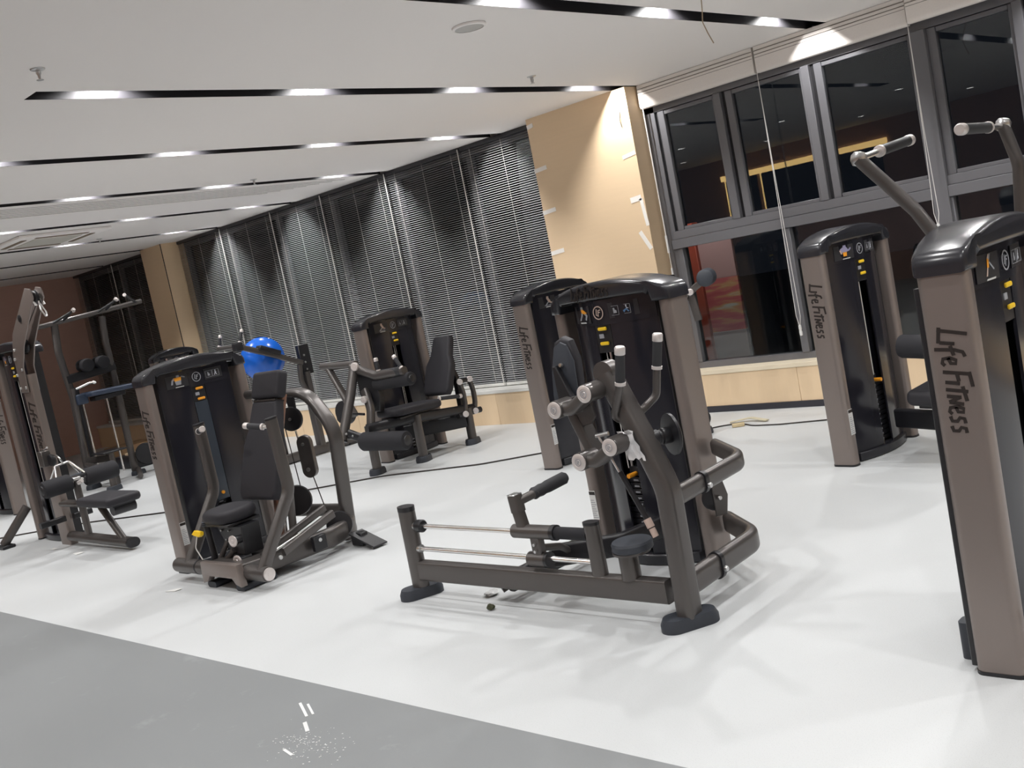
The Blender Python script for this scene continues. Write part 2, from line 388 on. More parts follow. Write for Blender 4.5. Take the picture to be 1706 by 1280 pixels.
# ------------------------------------------------------------------ venetian blinds
BX = [-13.97, -12.73, -11.46, -10.345, -9.085, -7.84, -6.63]
FBX = [-17.60, -16.10, -14.61]
def blind(x0, x1, label, group):
    T = Thing('venetian_blind', label, 'blind', ((x0+x1)/2, 8.0, 0.40), 0, group)
    T.part('head_rail', HEADR, MB().bb((x0+0.006, 7.975, CEIL-0.045), (x1-0.006, 8.025, CEIL-0.002), 0.003, 1))
    T.part('bottom_rail', WLEDGE, MB().bb((x0+0.008, 7.977, 0.392), (x1-0.008, 8.023, 0.425), 0.004, 1))
    sl = MB(); z = 0.44; a = radians(19)
    while z < CEIL-0.06:
        d = 0.0145
        p = [(-d*cos(a), -d*sin(a)), (0, 0.0028), (d*cos(a), d*sin(a))]
        q = [[sl.b.verts.new((x, 8.0+u, z+v)) for u, v in p] for x in (x0+0.008, x1-0.008)]
        for i in range(2): sl.face((q[0][i], q[0][i+1], q[1][i+1], q[1][i]))
        z += 0.0238
    T.part('slat', BLIND, sl, stuff=True)
    for f in (0.12, 0.5, 0.88):
        x = x0+(x1-x0)*f
        T.part('ladder_cord', CORD, MB().bb((x-0.0015, 7.982, 0.42), (x+0.0015, 7.985, CEIL-0.04)))
    T.part('guide_wire', CORD, MB().cyl((x1-0.02, 7.97, 0.40), (x1-0.02, 7.97, CEIL-0.02), 0.006, 8))
    return T
for k in range(6):
    n = 5-k
    where = 'beside the near wooden pillar' if n == 0 else ('next to the far wooden column' if n == 5 else '%s blind left of the near wooden pillar' % ORD[n])
    blind(BX[k], BX[k+1], 'grey venetian blind lowered over the dark window, '+where, 'venetian blinds between the two wooden columns')
for k in range(2):
    blind(FBX[k], FBX[k+1], 'dark venetian blind beyond the far column, '+('at the brown end wall' if k == 0 else 'against the column'), 'venetian blinds beyond the far column')
# ------------------------------------------------------------------ raised cream shades over window 1
prof = [(0, 0), (0.055, 0), (0.055, -0.030), (0.051, -0.032), (0.051, -0.036), (0.055, -0.038), (0.057, -0.060), (0.053, -0.062), (0.053, -0.066), (0.058, -0.068)]
for i in range(9):
    a = pi/2*i/8; prof.append((0.045+0.015*cos(a) if i else 0.06, -0.175-0.035*sin(a)))
prof += [(0.0, -0.21)]
def shade(x0, x1, label, dy, cord_z, first=False):
    T = Thing('window_shade', label, 'window shade', ((x0+x1)/2, 7.94-dy, 2.79), 0, 'raised cream shades over the grey windows')
    out = [(-a, b) for a, b in prof]
    T.part('folded_fabric', SHADE, MB().prism(out, ((x0+x1)/2, 7.935-dy, CEIL-0.003), (0, 1, 0), (0, 0, 1), x1-x0))
    g = MB()
    for z in (-0.034, -0.064, -0.088): g.bb((x0+0.002, 7.935-dy-0.0592, CEIL-0.003+z-0.003), (x1-0.002, 7.935-dy-0.050, CEIL-0.003+z+0.001))
    T.part('fold_line', SHADEL, g)
    y = 7.89-dy
    if first:
        x = x0+0.02; cm = MB(); cm.cyl((x, y, 1.62), (x, y, 2.80), 0.006, 8); cm.cyl((x, y, 1.05), (x, y, 1.62), 0.004, 8)
        T.part('pull_cord', CORD, cm)
        T.part('cord_connector', WHITE, MB().cyl((x, y-0.002, 1.48), (x, y-0.002, 1.64), 0.011, 10))
        T.part('cord_connector', WHITE, MB().cyl((x, y-0.002, 1.22), (x, y-0.002, 1.34), 0.010, 10))
    else:
        x = x0-0.005; cm = MB()
        for s in (-1, 1): cm.tube([(x, y, 2.80), (x+s*0.004, y, 2.0), (x+s*0.018, y, cord_z+0.1), (x, y, cord_z)], circ(0.0028, 6), 0.05)
        T.part('pull_cord', CORD, cm)
        T.part('cord_weight', WHITE, MB().lathe([(0, 0), (0.012, 0.004), (0.014, 0.03), (0.009, 0.05), (0.013, 0.06), (0.011, 0.09), (0, 0.095)], (x, y, cord_z-0.07)))
shade(-5.40, -4.235, 'raised cream fabric shade nearest the near wooden pillar', 0.0, 1.0, True)
shade(-4.215, -2.965, 'raised cream fabric shade in the middle, its cord hanging beside the right tower', 0.0, 0.66)
shade(-2.935, -1.60, 'lower hanging cream fabric shade at the right edge', 0.07, 1.30)

# ------------------------------------------------------------------ machine tower (weight stack housing)
# brush lettering, strokes of each letter on a unit grid: x runs along the word
LOGO = [[(0.35, 1.45), (0.0, 0.0)], [(-0.15, 0.12), (0.75, -0.02)], [(0.85, 0.78), (0.72, 0.05)],
        [(1.62, 1.2), (1.35, 1.12), (1.2, 0.75), (1.08, -0.25)], [(0.95, 0.55), (1.5, 0.66)],
        [(1.62, 0.36), (1.95, 0.46), (1.98, 0.7), (1.78, 0.74), (1.62, 0.45), (1.66, 0.1), (1.9, 0.04), (2.05, 0.16)],
        [(2.62, 1.3), (2.4, 0.0)], [(2.5, 1.28), (3.35, 1.36)], [(2.46, 0.66), (2.98, 0.72)],
        [(3.12, 0.75), (3.0, 0.05)], [(3.62, 1.1), (3.42, 0.02)], [(3.3, 0.86), (4.15, 0.98)],
        [(3.92, 0.72), (3.8, 0.02)], [(3.9, 0.7), (4.15, 0.1)], [(4.15, 0.1), (4.32, 0.8)],
        [(4.45, 0.38), (4.75, 0.46), (4.78, 0.72), (4.58, 0.76), (4.44, 0.45), (4.48, 0.1), (4.7, 0.04), (4.85, 0.16)],
        [(5.42, 0.74), (5.15, 0.72), (5.08, 0.5), (5.28, 0.36), (5.26, 0.1), (4.98, 0.04)],
        [(5.98, 0.74), (5.72, 0.72), (5.65, 0.5), (5.85, 0.36), (5.83, 0.1), (5.55, 0.04)]]
def lettering(mb, o, u, v, size, w=0.20):
    n = Vector(u).cross(Vector(v)).normalized()
    for i, st in enumerate(LOGO): mb.stroke([(a*size, b*size*1.12) for a, b in st], w*size, Vector(o)+n*(0.00015*(i % 5)), u, v, 0.0008)
    return mb
def ring_emblem(mb, o, u, v, r):
    mb.stroke([(r*cos(2*pi*i/20), r*sin(2*pi*i/20)) for i in range(21)], r*0.16, o, u, v, 0.0006)
    for st in ([(-0.25, 0.6), (-0.45, -0.35), (0.05, -0.42)], [(0.55, 0.42), (0.1, 0.38), (-0.1, -0.6)], [(0.05, 0.05), (0.4, 0.08)]):
        mb.stroke([(a*r, b*r) for a, b in st], r*0.17, o, u, v, 0.0006)
    return mb
FIG = {  # little exercise pictures: lists of (kind, polygon) in a unit square
 'squat': [('g', [(.42, .95), (.62, .98), (.64, .8), (.44, .78)]), ('o', [(.42, .8), (.62, .8), (.95, .55), (.85, .42), (.6, .52), (.45, .58)]), ('g', [(.85, .55), (1.0, .38), (.85, .05), (.72, .08), (.82, .36), (.7, .45)]), ('g', [(.45, .6), (.55, .5), (.45, .3), (.3, .05), (.16, .08), (.34, .34)])],
 'chest': [('g', [(.45, .98), (.62, .98), (.64, .8), (.44, .8)]), ('o', [(.25, .78), (.75, .8), (.72, .48), (.3, .46)]), ('s', [(.25, .78), (.1, .6), (.14, .5), (.3, .6)]), ('g', [(.75, .78), (.98, .66), (1.0, .74), (.8, .86)]), ('g', [(.02, .2), (.1, .6), (.2, .55), (.14, .2)]), ('g', [(.3, .46), (.72, .48), (.68, .1), (.35, .1)])],
 'back': [('p', [(.4, .98), (.6, .98), (.6, .82), (.4, .82)]), ('p', [(.15, .7), (.4, .86), (.62, .86), (.8, .5), (.6, .4), (.3, .4)]), ('o', [(.35, .45), (.65, .45), (.62, .1), (.38, .1)]), ('p', [(.78, .6), (.95, .75), (.99, .64), (.8, .45)]), ('s', [(.1, .62), (.2, .3), (.3, .32), (.22, .66)])],
 'curl': [('s', [(.45, .98), (.62, .95), (.6, .8), (.42, .8)]), ('s', [(.4, .8), (.6, .8), (.75, .45), (.55, .4)]), ('s', [(.6, .5), (.9, .3), (.85, .2), (.5, .38)]), ('g', [(.5, .42), (.25, .1), (.35, .08), (.6, .36)]), ('g', [(.2, .08), (.85, .12), (.85, .06), (.2, .02)])],
 'reach': [('s', [(.42, .8), (.52, .98), (.56, .95), (.5, .75)]), ('g', [(.5, .75), (.6, .98), (.64, .96), (.56, .7)]), ('o', [(.42, .78), (.54, .78), (.5, .4), (.4, .4)]), ('s', [(.4, .42), (.46, .42), (.38, .05), (.3, .05)]), ('g', [(.56, .66), (.85, .3), (.8, .26), (.54, .58)])]}
FM = {'g': GREYINK, 'o': ORANGE, 's': SKIN, 'p': mat('lilac_print', (0.30, 0.28, 0.42), 0.5), 'w': WHITEINK, 'b': BLUEINK}
MINI = [('w', [(.42, .95), (.55, .98), (.52, .6), (.7, .55), (.7, .5), (.5, .5), (.75, .1), (.6, .08), (.45, .4), (.3, .05), (.2, .08), (.38, .5)])]
def tower(T, centre, rot, H=1.40, fig='squat', logo_side=-1, W_=0.80, plates=12, stack=True, sticker=True, cap_logo=False, wrap=False, bulge=0.06, sides=(-1, 1)):
    M = Matrix.Translation(Vector(centre)) @ Matrix.Rotation(rot, 4, 'Z')
    def P(name, mt, mb, parent=None, label=None, stuff=False):
        bmesh.ops.transform(mb.b, matrix=M, verts=mb.b.verts[:]); return T.part(name, mt, mb, parent, label, False, stuff)
    h = W_/2; ct, cd = 0.075, 0.16; cx = h-ct/2; ztop = H-0.07
    for s in sides:
        c = P('column', TITAN, MB().tube([(s*cx, 0, 0.012), (s*cx, 0, ztop)], rrect(ct, cd, 0.03, 5), up=(0, 1, 0)))
        P('column_foot', BLACK, MB().tube([(s*cx, 0, 0), (s*cx, 0, 0.013)], rrect(ct+0.004, cd+0.004, 0.03, 5), up=(0, 1, 0)), c)
        if s == logo_side:
            P('lettering', INK, lettering(MB(), (s*(h+0.0006), 0.035*(1 if s < 0 else -1), H-0.245), (0, 0, -1), (0, -1 if s < 0 else 1, 0), 0.056), c)
        if s == -1 and sticker:
            k = P('label_sticker', STICKER, MB().bb((s*cx-0.022, -cd/2-0.0012, 0.20), (s*cx+0.022, -cd/2+0.001, 0.36)), c)
            t = MB()
            for i in range(9): t.bb((s*cx-0.018, -cd/2-0.002, 0.21+i*0.012), (s*cx+0.018-0.006*(i % 3), -cd/2-0.001, 0.2135+i*0.012))
            P('sticker_text', GREYINK, t, k)
            P('sticker_header', INK, MB().bb((s*cx-0.021, -cd/2-0.002, 0.338), (s*cx+0.021, -cd/2-0.001, 0.356)), k)
    # crowned cap with rounded shoulders, bulging forward
    out = [(-h-0.006, ztop-0.004)]
    n = 22; top = []
    for i in range(n+1):
        x = -h+2*h*i/n
        top.append((x, H+0.068*(1-(x/h)**2)))
    r = 0.05
    L = [(-h-0.006, H-0.05)]
    for i in range(6):
        a = pi-(pi/2-0.25)*i/5; L.append((-h-0.006+r+r*cos(a), H-0.043+r*sin(a)))
    Rr = [(-x, z) for x, z in reversed(L)]
    mid = [p for p in top if abs(p[0]) < h-0.05]
    low = [(h+0.006, ztop-0.004), (h-0.085, ztop-0.004), (h-0.095, ztop+0.05), (h-0.105, H-0.036)]
    for i in range(9):
        x = (h-0.12)-(2*h-0.24)*i/8; low.append((x, H-0.03+0.008*(1-(x/h)**2)))
    low += [(-h+0.105, H-0.036), (-h+0.095, ztop+0.05), (-h+0.085, ztop-0.004)]
    cf = max(0.105, bulge+0.02)-0.085
    poly = out+L+mid+Rr+low
    t = MB().prism(poly, (0, 0.0, 0), (1, 0, 0), (0, 0, 1), 0.17, 0.018, 3)
    for v in t.b.verts:
        k = 1-min(1, (v.co.x/h)**2)
        if v.co.y < 0: v.co.y -= cf*k
        else: v.co.y += 0.03*k
    cap = P('cap', CAPM, t)
    if cap_logo:
        lg = lettering(MB(), (-0.17, 0, H-0.012), (1, 0, 0), (0, 0, 1), 0.045)
        for v in lg.b.verts: v.co.y += -0.0855-cf*(1-(v.co.x/h)**2)
        P('cap_lettering', INK, lg, cap)
    # shroud: two glossy halves, dark slot between, curved back
    xe = h-ct-0.045
    def yf(x): return -0.03-(bulge-0.03)*(1-(x/xe)**2)
    z0, z1 = H-0.152, H-0.025; zt = ztop+0.035; zb = 0.055
    for s in (-1, 1):
        mb = MB(); cols = []
        for i in range(9):
            x = s*(0.055+(xe-0.055)*i/8); y = yf(x)
            cols.append([(x, y, zb), (x, y, z0+0.01), (x, y+0.012, zb), (x, y+0.012, z0+0.01)])
        V = [[mb.b.verts.new(p) for p in c] for c in cols]
        for A, B in zip(V, V[1:]):
            mb.face((A[0], B[0], B[1], A[1])); mb.face((A[2], A[3], B[3], B[2])); mb.face((A[1], B[1], B[3], A[3])); mb.face((A[0], A[2], B[2], B[0]))
        mb.face((V[0][0], V[0][1], V[0][3], V[0][2])); mb.face((V[-1][0], V[-1][2], V[-1][3], V[-1][1]))
        P('shroud_panel', GLOSS, mb)
        P('shroud_side', BLACK, MB().bb((s*xe-0.006, -0.03, zb), (s*xe+0.006, 0.08, zt)))
    mb = MB(); V = []
    for i in range(13):
        x = -xe+2*xe*i/12; y = 0.08+0.035*(1-(x/xe)**2); V.append([mb.b.verts.new(p) for p in ((x, y, 0.03), (x, y, zt), (x, y-0.01, 0.03), (x, y-0.01, zt))])
    for A, B in zip(V, V[1:]):
        mb.face((A[0], B[0], B[1], A[1])); mb.face((A[2], A[3], B[3], B[2])); mb.face((A[1], B[1], B[3], A[3])); mb.face((A[0], A[2], B[2], B[0]))
    P('back_panel', GLOSS, mb)
    bs = [(xe, 0.10), (-xe, 0.10)]
    for i in range(13):
        x = -xe+2*xe*i/12; bs.append((x, yf(x)-0.022))
    P('plinth', CAPM, MB().prism(bs, (0, 0, 0.03), (1, 0, 0), (0, 1, 0), 0.056, 0.006, 1))
    # stack, guide rods, cable
    if stack:
        for s in (-1, 1): P('guide_rod', CHROME, MB().cyl((s*0.032, yf(0)+0.06, 0.06), (s*0.032, yf(0)+0.06, ztop-0.08), 0.008, 8))
        first = None
        for k in range(plates):
            z = 0.07+k*0.032
            if first is None: first = P('weight_plate', BLACK, MB().bb((-0.115, yf(0)+0.042, z), (0.115, 0.075, z+0.028), 0.003, 1))
            else: T.again(first, (0, 0, k*0.032))
        zs = 0.07+plates*0.032
        nm = MB()
        for k in range(plates): nm.bb((-0.020, yf(0)+0.0385, 0.078+k*0.032), (0.012, yf(0)+0.0415, 0.086+k*0.032))
        P('weight_numbers', GREYINK, nm, stuff=True)
        P('selector_pin', ORANGE, MB().cyl((0.0, yf(0)-0.015, zs+0.015), (0, yf(0)+0.045, zs+0.015), 0.012, 12))
        P('stack_head', BLACK, MB().bb((-0.045, yf(0)+0.045, zs), (0.045, 0.05, zs+0.05), 0.004, 1))
        P('lift_cable', CORD, MB().cyl((-0.02, yf(0)+0.02, zs+0.05), (-0.02, yf(0)+0.02, ztop-0.10), 0.0025, 6))
    # placard header
    def yp(x): return yf(x)-0.003
    mb = MB(); V = []
    for i in range(17):
        x = -xe+2*xe*i/16; y = yp(x); V.append([mb.b.verts.new(p) for p in ((x, y, z0), (x, y-0.004, z1), (x, y+0.012, z0), (x, y+0.012, z1))])
    for A, B in zip(V, V[1:]):
        mb.face((A[0], B[0], B[1], A[1])); mb.face((A[2], A[3], B[3], B[2])); mb.face((A[1], B[1], B[3], A[3])); mb.face((A[0], A[2], B[2], B[0]))
    mb.face((V[0][0], V[0][1], V[0][3], V[0][2])); mb.face((V[-1][0], V[-1][2], V[-1][3], V[-1][1]))
    hd = P('placard', GLOSS, mb)
    def flat(x0, x1, z0, z1, mt, name, d=0.004, parent=hd):
        ya, yb = yp(x0)-d, yp(x1)-d; mb = MB()
        mb.prism([(0, 0), (1, 0), (1, 1), (0, 1)], (0, 0, 0), (1, 0, 0), (0, 0, 1), 0.002)
        for v in mb.b.verts:
            u, w = v.co.x, v.co.z; v.co.x = x0+(x1-x0)*u; v.co.z = z0+(z1-z0)*w; v.co.y += ya+(yb-ya)*u-0.002*w
        return P(name, mt, mb, parent)
    def figure(F, x0, x1, z0, z1, name, d=0.006):
        ya, yb = yp(x0)-d, yp(x1)-d
        by = {}
        for k, pl in F: by.setdefault(k, []).append(pl)
        for k, pls in by.items():
            mb = MB()
            for pl in pls:
                t = MB().prism(pl, (0, 0, 0), (1, 0, 0), (0, 0, 1), 0.0012)
                for v in t.b.verts:
                    u, w = v.co.x, v.co.z; v.co.x = x0+(x1-x0)*u; v.co.z = z0+(z1-z0)*w; v.co.y += ya+(yb-ya)*u-0.002*w
                mb.merge(t.b)
            P(name, FM[k], mb, hd)
    za, zc = z0+0.016, z1-0.022
    flat(-0.225, -0.065, za, zc, PLAC, 'exercise_card'); figure(FIG[fig], -0.195, -0.085, za+0.012, zc, 'exercise_picture')
    flat(-0.165, -0.105, za+0.002, za+0.008, STICKER, 'caption', 0.0065)
    flat(0.065, 0.215, za+0.012, zc, PLAC, 'icon_card')
    for a in (0.076, 0.135):
        fr = MB(); zz0, zz1 = za+0.026, zc-0.018
        for p0, p1 in (((a, zz0), (a+0.05, zz0)), ((a, zz1), (a+0.05, zz1)), ((a, zz0), (a, zz1)), ((a+0.05, zz0), (a+0.05, zz1))):
            fr.stroke([(p0[0], p0[1]), (p1[0], p1[1])], 0.0016, (0, yp(a+0.025)-0.008, 0), (1, 0, 0), (0, 0, 1), 0.0006)
        P('icon_frame', GREYINK, fr, hd)
    figure(MINI if fig != 'squat' else [('w', MINI[0][1][:6]+[(.5, .5)]), ('b', [(.5, .5), (.75, .1), (.6, .08), (.45, .4), (.2, .05), (.1, .3), (.4, .5)])], 0.137, 0.183, za+0.03, zc-0.02, 'icon_picture', 0.0065)
    figure([('g', [(.3, .9), (.5, .9), (.5, .6), (.7, .5), (.7, .1), (.3, .1)])], 0.08, 0.122, za+0.032, zc-0.024, 'icon_picture', 0.0065)
    P('emblem', SKIN if fig == 'squat' else GREYINK, ring_emblem(MB(), (0, yp(0)-0.007, (za+zc)/2+0.004), (1, 0, 0), (0, 0, 1), 0.032), hd)
    for i, dz in enumerate((0.018, 0.092)):
        P('yellow_tag', YELLOW if fig != 'chest' else ORANGE, MB().box((0.004, yf(0)-0.006, z0-dz), (0.058, 0.012, 0.018), None, 0.006, 2))
    P('tag_plate', GREYINK, MB().bb((-0.03, yf(0), z0-0.066), (0.0, yf(0)+0.005, z0-0.044)))
    P('tag_backing', BLACK, MB().bb((-0.052, yf(0)+0.004, z0-0.14), (0.052, yf(0)+0.012, z0)))
    if wrap:
        P('slot_cover', mat('smoked_cover', (0.045, 0.055, 0.07), 0.12), MB().bb((-0.05, yf(0.05)-0.004, 0.42), (0.05, yf(0.05)+0.003, z0-0.11), 0.002, 1))
    return P
def disc(T, name, c, axis, r, th, mt=ALU, parent=None):
    c = Vector(c); a = Vector(axis).normalized()
    return T.part(name, mt, MB().lathe([(0, -th/2), (r*0.9, -th/2), (r, -th/2+0.002), (r, th/2-0.002), (r*0.9, th/2), (r*0.62, th/2), (r*0.58, th/2-0.002), (r*0.3, th/2-0.002), (r*0.26, th/2+0.001), (0, th/2+0.001)], c, a, 28), parent)
def bolt(T, c, axis, r=0.011, parent=None):
    return T.part('bolt', STEEL, MB().lathe([(0, -0.004), (r, -0.004), (r, 0.004), (r*0.8, 0.009), (0, 0.009)], Vector(c), Vector(axis), 12), parent)
def foot(T, c, d, rot=0.0, h=0.055):
    R = Matrix.Rotation(rot, 3, 'Z')
    mb = MB().tube([(0, 0, 0), (0, 0, h*0.55), (0, 0, h)], rrect(d[0], d[1], min(d)/2, 8), up=(0, 1, 0), scale=[1, 1, 0.9])
    mb.b.transform(Matrix.Translation(Vector(c)) @ R.to_4x4())
    return T.part('rubber_foot', RUBBER, mb)
def roller(T, a, b, r, parent=None, name='roller_pad', cap=True):
    a, b = Vector(a), Vector(b); L = (b-a).length; ax = (b-a).normalized()
    o = T.part(name, FOAM, MB().lathe([(0, 0), (r*0.55, 0), (r*0.9, 0.004), (r, 0.02), (r, L-0.02), (r*0.9, L-0.004), (r*0.55, L), (0, L)], a, ax, 28), parent)
    if cap:
        for p, s in ((a, -1), (b, 1)): T.part('end_cap', STEEL if False else BLACK, MB().lathe([(0, 0), (r*0.55, 0), (r*0.5, 0.008), (0.012, 0.01), (0, 0.012)], p, ax*s, 20), o)
    return o
def grip(T, a, b, r=0.018, tips=True, base_ring=True, parent=None):
    a, b = Vector(a), Vector(b); ax = (b-a).normalized(); L = (b-a).length
    g = T.part('hand_grip', GRIP, MB().lathe([(r*0.9, 0), (r, 0.006), (r, L-0.02), (r*0.98, L-0.014), (r*0.7, L-0.012)], a, ax, 18), parent)
    if tips: T.part('grip_tip', ALU, MB().lathe([(r*1.02, L-0.022), (r*1.1, L-0.02), (r*1.1, L+0.006), (r*0.9, L+0.012), (r*0.4, L+0.013), (0, L+0.011)], a, ax, 18), g)
    if base_ring: T.part('grip_ring', ALU, MB().lathe([(r*1.02, -0.004), (r*1.12, -0.003), (r*1.12, 0.01), (r*1.02, 0.011)], a, ax, 18), g)
    return g
def pad(T, name, prof2d, o, u, v, th, mt=VINYL, bev=0.02, parent=None):
    return T.part(name, mt, MB().prism(prof2d, o, u, v, th, bev, 4), parent)
OV = lambda w, h: rrect(w, h, min(w, h)/2, 6)

# ------------------------------------------------------------------ A: standing kickback machine in the centre
A = Thing('kickback_machine', 'large dark machine in the centre with chrome slide rods along the floor', 'gym machine', (-3.4, 3.7, 0))
tower(A, (-3.205, 4.165, 0), radians(-5), 1.40, 'squat', logo_side=0, cap_logo=True, bulge=0.14)
Yp = 3.37
A.part('base_beam', TITAN2, MB().tube([(-4.26, Yp, 0.145), (-2.60, Yp, 0.145)], rrect(0.06, 0.105, 0.012), up=(0, 0, 1)))
fl = foot(A, (-4.24, Yp, 0), (0.12, 0.24), radians(-25)); fr_ = foot(A, (-2.525, Yp, 0), (0.12, 0.26), radians(-30))
A.part('end_post', TITAN2, MB().tube([(-4.235, Yp, 0.05), (-4.225, Yp, 0.475)], OV(0.076, 0.10), up=(1, 0, 0)))
A.part('post_cap', BLACK, MB().tube([(-4.225, Yp, 0.472), (-4.2245, Yp, 0.497)], OV(0.078, 0.102), up=(1, 0, 0)))
A.part('inner_post', TITAN2, MB().tube([(-2.965, Yp, 0.15), (-2.965, Yp, 0.43)], OV(0.055, 0.08), up=(1, 0, 0)))
A.part('post_cap', BLACK, MB().tube([(-2.965, Yp, 0.43), (-2.965, Yp, 0.444)], OV(0.057, 0.082), up=(1, 0, 0)))
for z in (0.39, 0.265):
    A.part('slide_rod', CHROME, MB().cyl((-4.2, Yp, z), (-2.97, Yp, z-0.012), 0.0125, 16))
    A.part('rod_collar', STEEL, MB().cyl((-4.195, Yp, z), (-4.165, Yp, z), 0.022, 16))
A.part('rod_stop', BLACK, MB().lathe([(0.014, 0), (0.032, 0), (0.034, 0.008), (0.034, 0.04), (0.028, 0.046), (0.014, 0.046)], (-4.16, Yp, 0.39), (1, 0, 0), 20))
A.part('slide_sleeve', TITAN2, MB().cyl((-3.45, Yp, 0.385), (-3.20, Yp, 0.384), 0.034, 24))
A.part('sleeve_buffer', FOAM, MB().cyl((-3.20, Yp, 0.384), (-2.99, Yp, 0.382), 0.029, 24))
A.part('sleeve_ring', BLACK, MB().cyl((-3.205, Yp, 0.384), (-3.18, Yp, 0.384), 0.037, 24))
A.part('lower_bushing', TITAN2, MB().cyl((-3.38, Yp, 0.25), (-3.27, Yp, 0.249), 0.036, 24))
A.part('bushing_ring', BLACK, MB().cyl((-3.272, Yp, 0.249), (-3.255, Yp, 0.249), 0.038, 24))
lk = A.part('link_plate', TITAN2, MB().bb((-3.345, Yp-0.02, 0.26), (-3.285, Yp+0.02, 0.375), 0.005, 1))
for z in (0.295, 0.328): bolt(A, (-3.316, Yp-0.022, z), (0, -1, 0), 0.009, lk)
A.part('handle_post', TITAN2, MB().tube([(-3.385, Yp, 0.40), (-3.405, Yp+0.005, 0.485)], rrect(0.045, 0.055, 0.01), up=(1, 0, 0)))
A.part('handle_head', TITAN2, MB().tube([(-3.402, Yp+0.004, 0.48), (-3.412, Yp+0.008, 0.56)], rrect(0.055, 0.06, 0.012), up=(1, 0, 0)))
A.part('head_cap', STEEL, MB().box((-3.4125, Yp+0.008, 0.5635), (0.05, 0.056, 0.006), None, 0.002, 1))
A.part('handle_bar', TITAN2, MB().cyl((-3.405, Yp, 0.525), (-3.36, Yp+0.11, 0.545), 0.022, 16))
A.part('foot_roller', GRIP, MB().lathe([(0, 0), (0.026, 0.0), (0.031, 0.01), (0.028, 0.03), (0.031, 0.05), (0.028, 0.07), (0.031, 0.09), (0.031, 0.19), (0.02, 0.205), (0, 0.208)], (-3.375, Yp+0.09, 0.54), (0.32, 0.93, 0.16), 20))
# side rail and pivot arm running back to the tower
A.part('side_rail', BLACK, MB().tube([(-3.60, 3.42, 0.10), (-3.585, 4.06, 0.10)], rrect(0.06, 0.10, 0.02), up=(0, 0, 1)))
A.part('pivot_arm', BLACK, MB().tube([(-3.40, 3.55, 0.20), (-3.1, 3.72, 0.215), (-3.02, 4.05, 0.225)], rrect(0.05, 0.11, 0.015), 0.05, up=(0, 0, 1)))
A.part('pivot_link', TITAN2, MB().tube([(-3.315, Yp+0.02, 0.30), (-3.30, 3.50, 0.27), (-3.33, 3.60, 0.21)], circ(0.018, 12), 0.03))
A.part('rail_foot', TITAN2, MB().tube([(-3.70, 3.44, 0.055), (-3.60, 3.60, 0.12)], OV(0.05, 0.06), up=(0, 0, 1)))
# stool foot plate
A.part('stool_post', TITAN2, MB().tube([(-2.79, Yp, 0.19), (-2.79, Yp, 0.315)], circ(0.044, 20)))
A.part('stool_flange', TITAN2, MB().cyl((-2.765, Yp, 0.312), (-2.765, Yp, 0.322), 0.084, 28))
A.part('stool_plate', RUBBER, MB().lathe([(0, 0), (0.086, 0), (0.092, 0.006), (0.09, 0.02), (0.092, 0.03), (0.086, 0.04), (0, 0.043)], (-2.755, Yp, 0.325), (0, 0, 1), 32))
# main upright, bent towards the slide
A.part('main_upright', TITAN2, MB().tube([(-2.52, Yp, 0.045), (-2.51, Yp, 0.60), (-2.585, Yp, 0.80), (-2.71, Yp, 1.10)], rrect(0.105, 0.085, 0.028, 5), 0.25, up=(1, 0, 0)))
A.part('upright_cap', TITAN2, MB().lathe([(0, -0.03), (0.052, -0.03), (0.052, 0.03), (0, 0.03)], (-2.712, Yp, 1.105), (0, 1, 0), 24))
# handlebar with two grips
A.part('handlebar', TITAN2, MB().tube([(-2.60, Yp-0.07, 1.06), (-2.68, Yp-0.055, 0.91), (-2.63, Yp+0.0, 0.90), (-2.63, Yp+0.09, 0.92), (-2.585, Yp+0.14, 0.965), (-2.565, Yp+0.15, 1.08)], circ(0.017, 14), 0.05))
grip(A, (-2.60, Yp-0.07, 1.06), (-2.565, Yp-0.075, 1.205), 0.0205); grip(A, (-2.565, Yp+0.15, 1.08), (-2.535, Yp+0.155, 1.215), 0.0205)
# four-bar chest pad carrier: S shaped arms with brushed end discs
def sarm(a, b):
    a, b = Vector(a), Vector(b); d = (b-a); L = d.length
    mid1, mid2 = a+d*0.40+Vector((0, 0, -0.030)), a+d*0.62+Vector((0, 0, -0.018))
    arm = A.part('link_arm', TITAN2, MB().tube([a, mid1, mid2, b], rrect(0.075, 0.055, 0.02), 0.06, up=(0, 0, 1)))
    for c in (a, b):
        A.part('pivot_barrel', TITAN2, MB().cyl(c+Vector((0, -0.045, 0)), c+Vector((0, 0.055, 0)), 0.040, 24), arm)
        disc(A, 'pivot_cap', c+Vector((0, -0.048, 0)), (0, -1, 0), 0.037, 0.008, ALU, arm)
        A.part('cap_emblem', GREYINK, ring_emblem(MB(), c+Vector((0, -0.0535, 0)), (1, 0, 0), (0, 0, 1), 0.015), arm)
Yl = 3.27
sarm((-2.915, Yl, 0.985), (-2.735, Yl, 1.045)); sarm((-2.835, Yl, 0.755), (-2.655, Yl, 0.815))
A.part('carrier_bar', TITAN2, MB().tube([(-2.925, Yp-0.02, 1.01), (-2.90, Yp-0.02, 0.93), (-2.85, Yp-0.02, 0.80), (-2.815, Yp-0.02, 0.71)], rrect(0.085, 0.05, 0.012), 0.1, up=(1, 0, 0)))
A.part('carrier_plate', TITAN2, MB().prism([(-0.02, 0.09), (0.085, 0.10), (0.10, 0.0), (0.075, -0.03), (-0.01, -0.05)], (-2.88, Yp-0.045, 0.93), (1, 0, 0), (0, 0, 1), 0.016, 0.003, 1))
bolt(A, (-2.845, Yp-0.056, 0.965), (0, -1, 0))
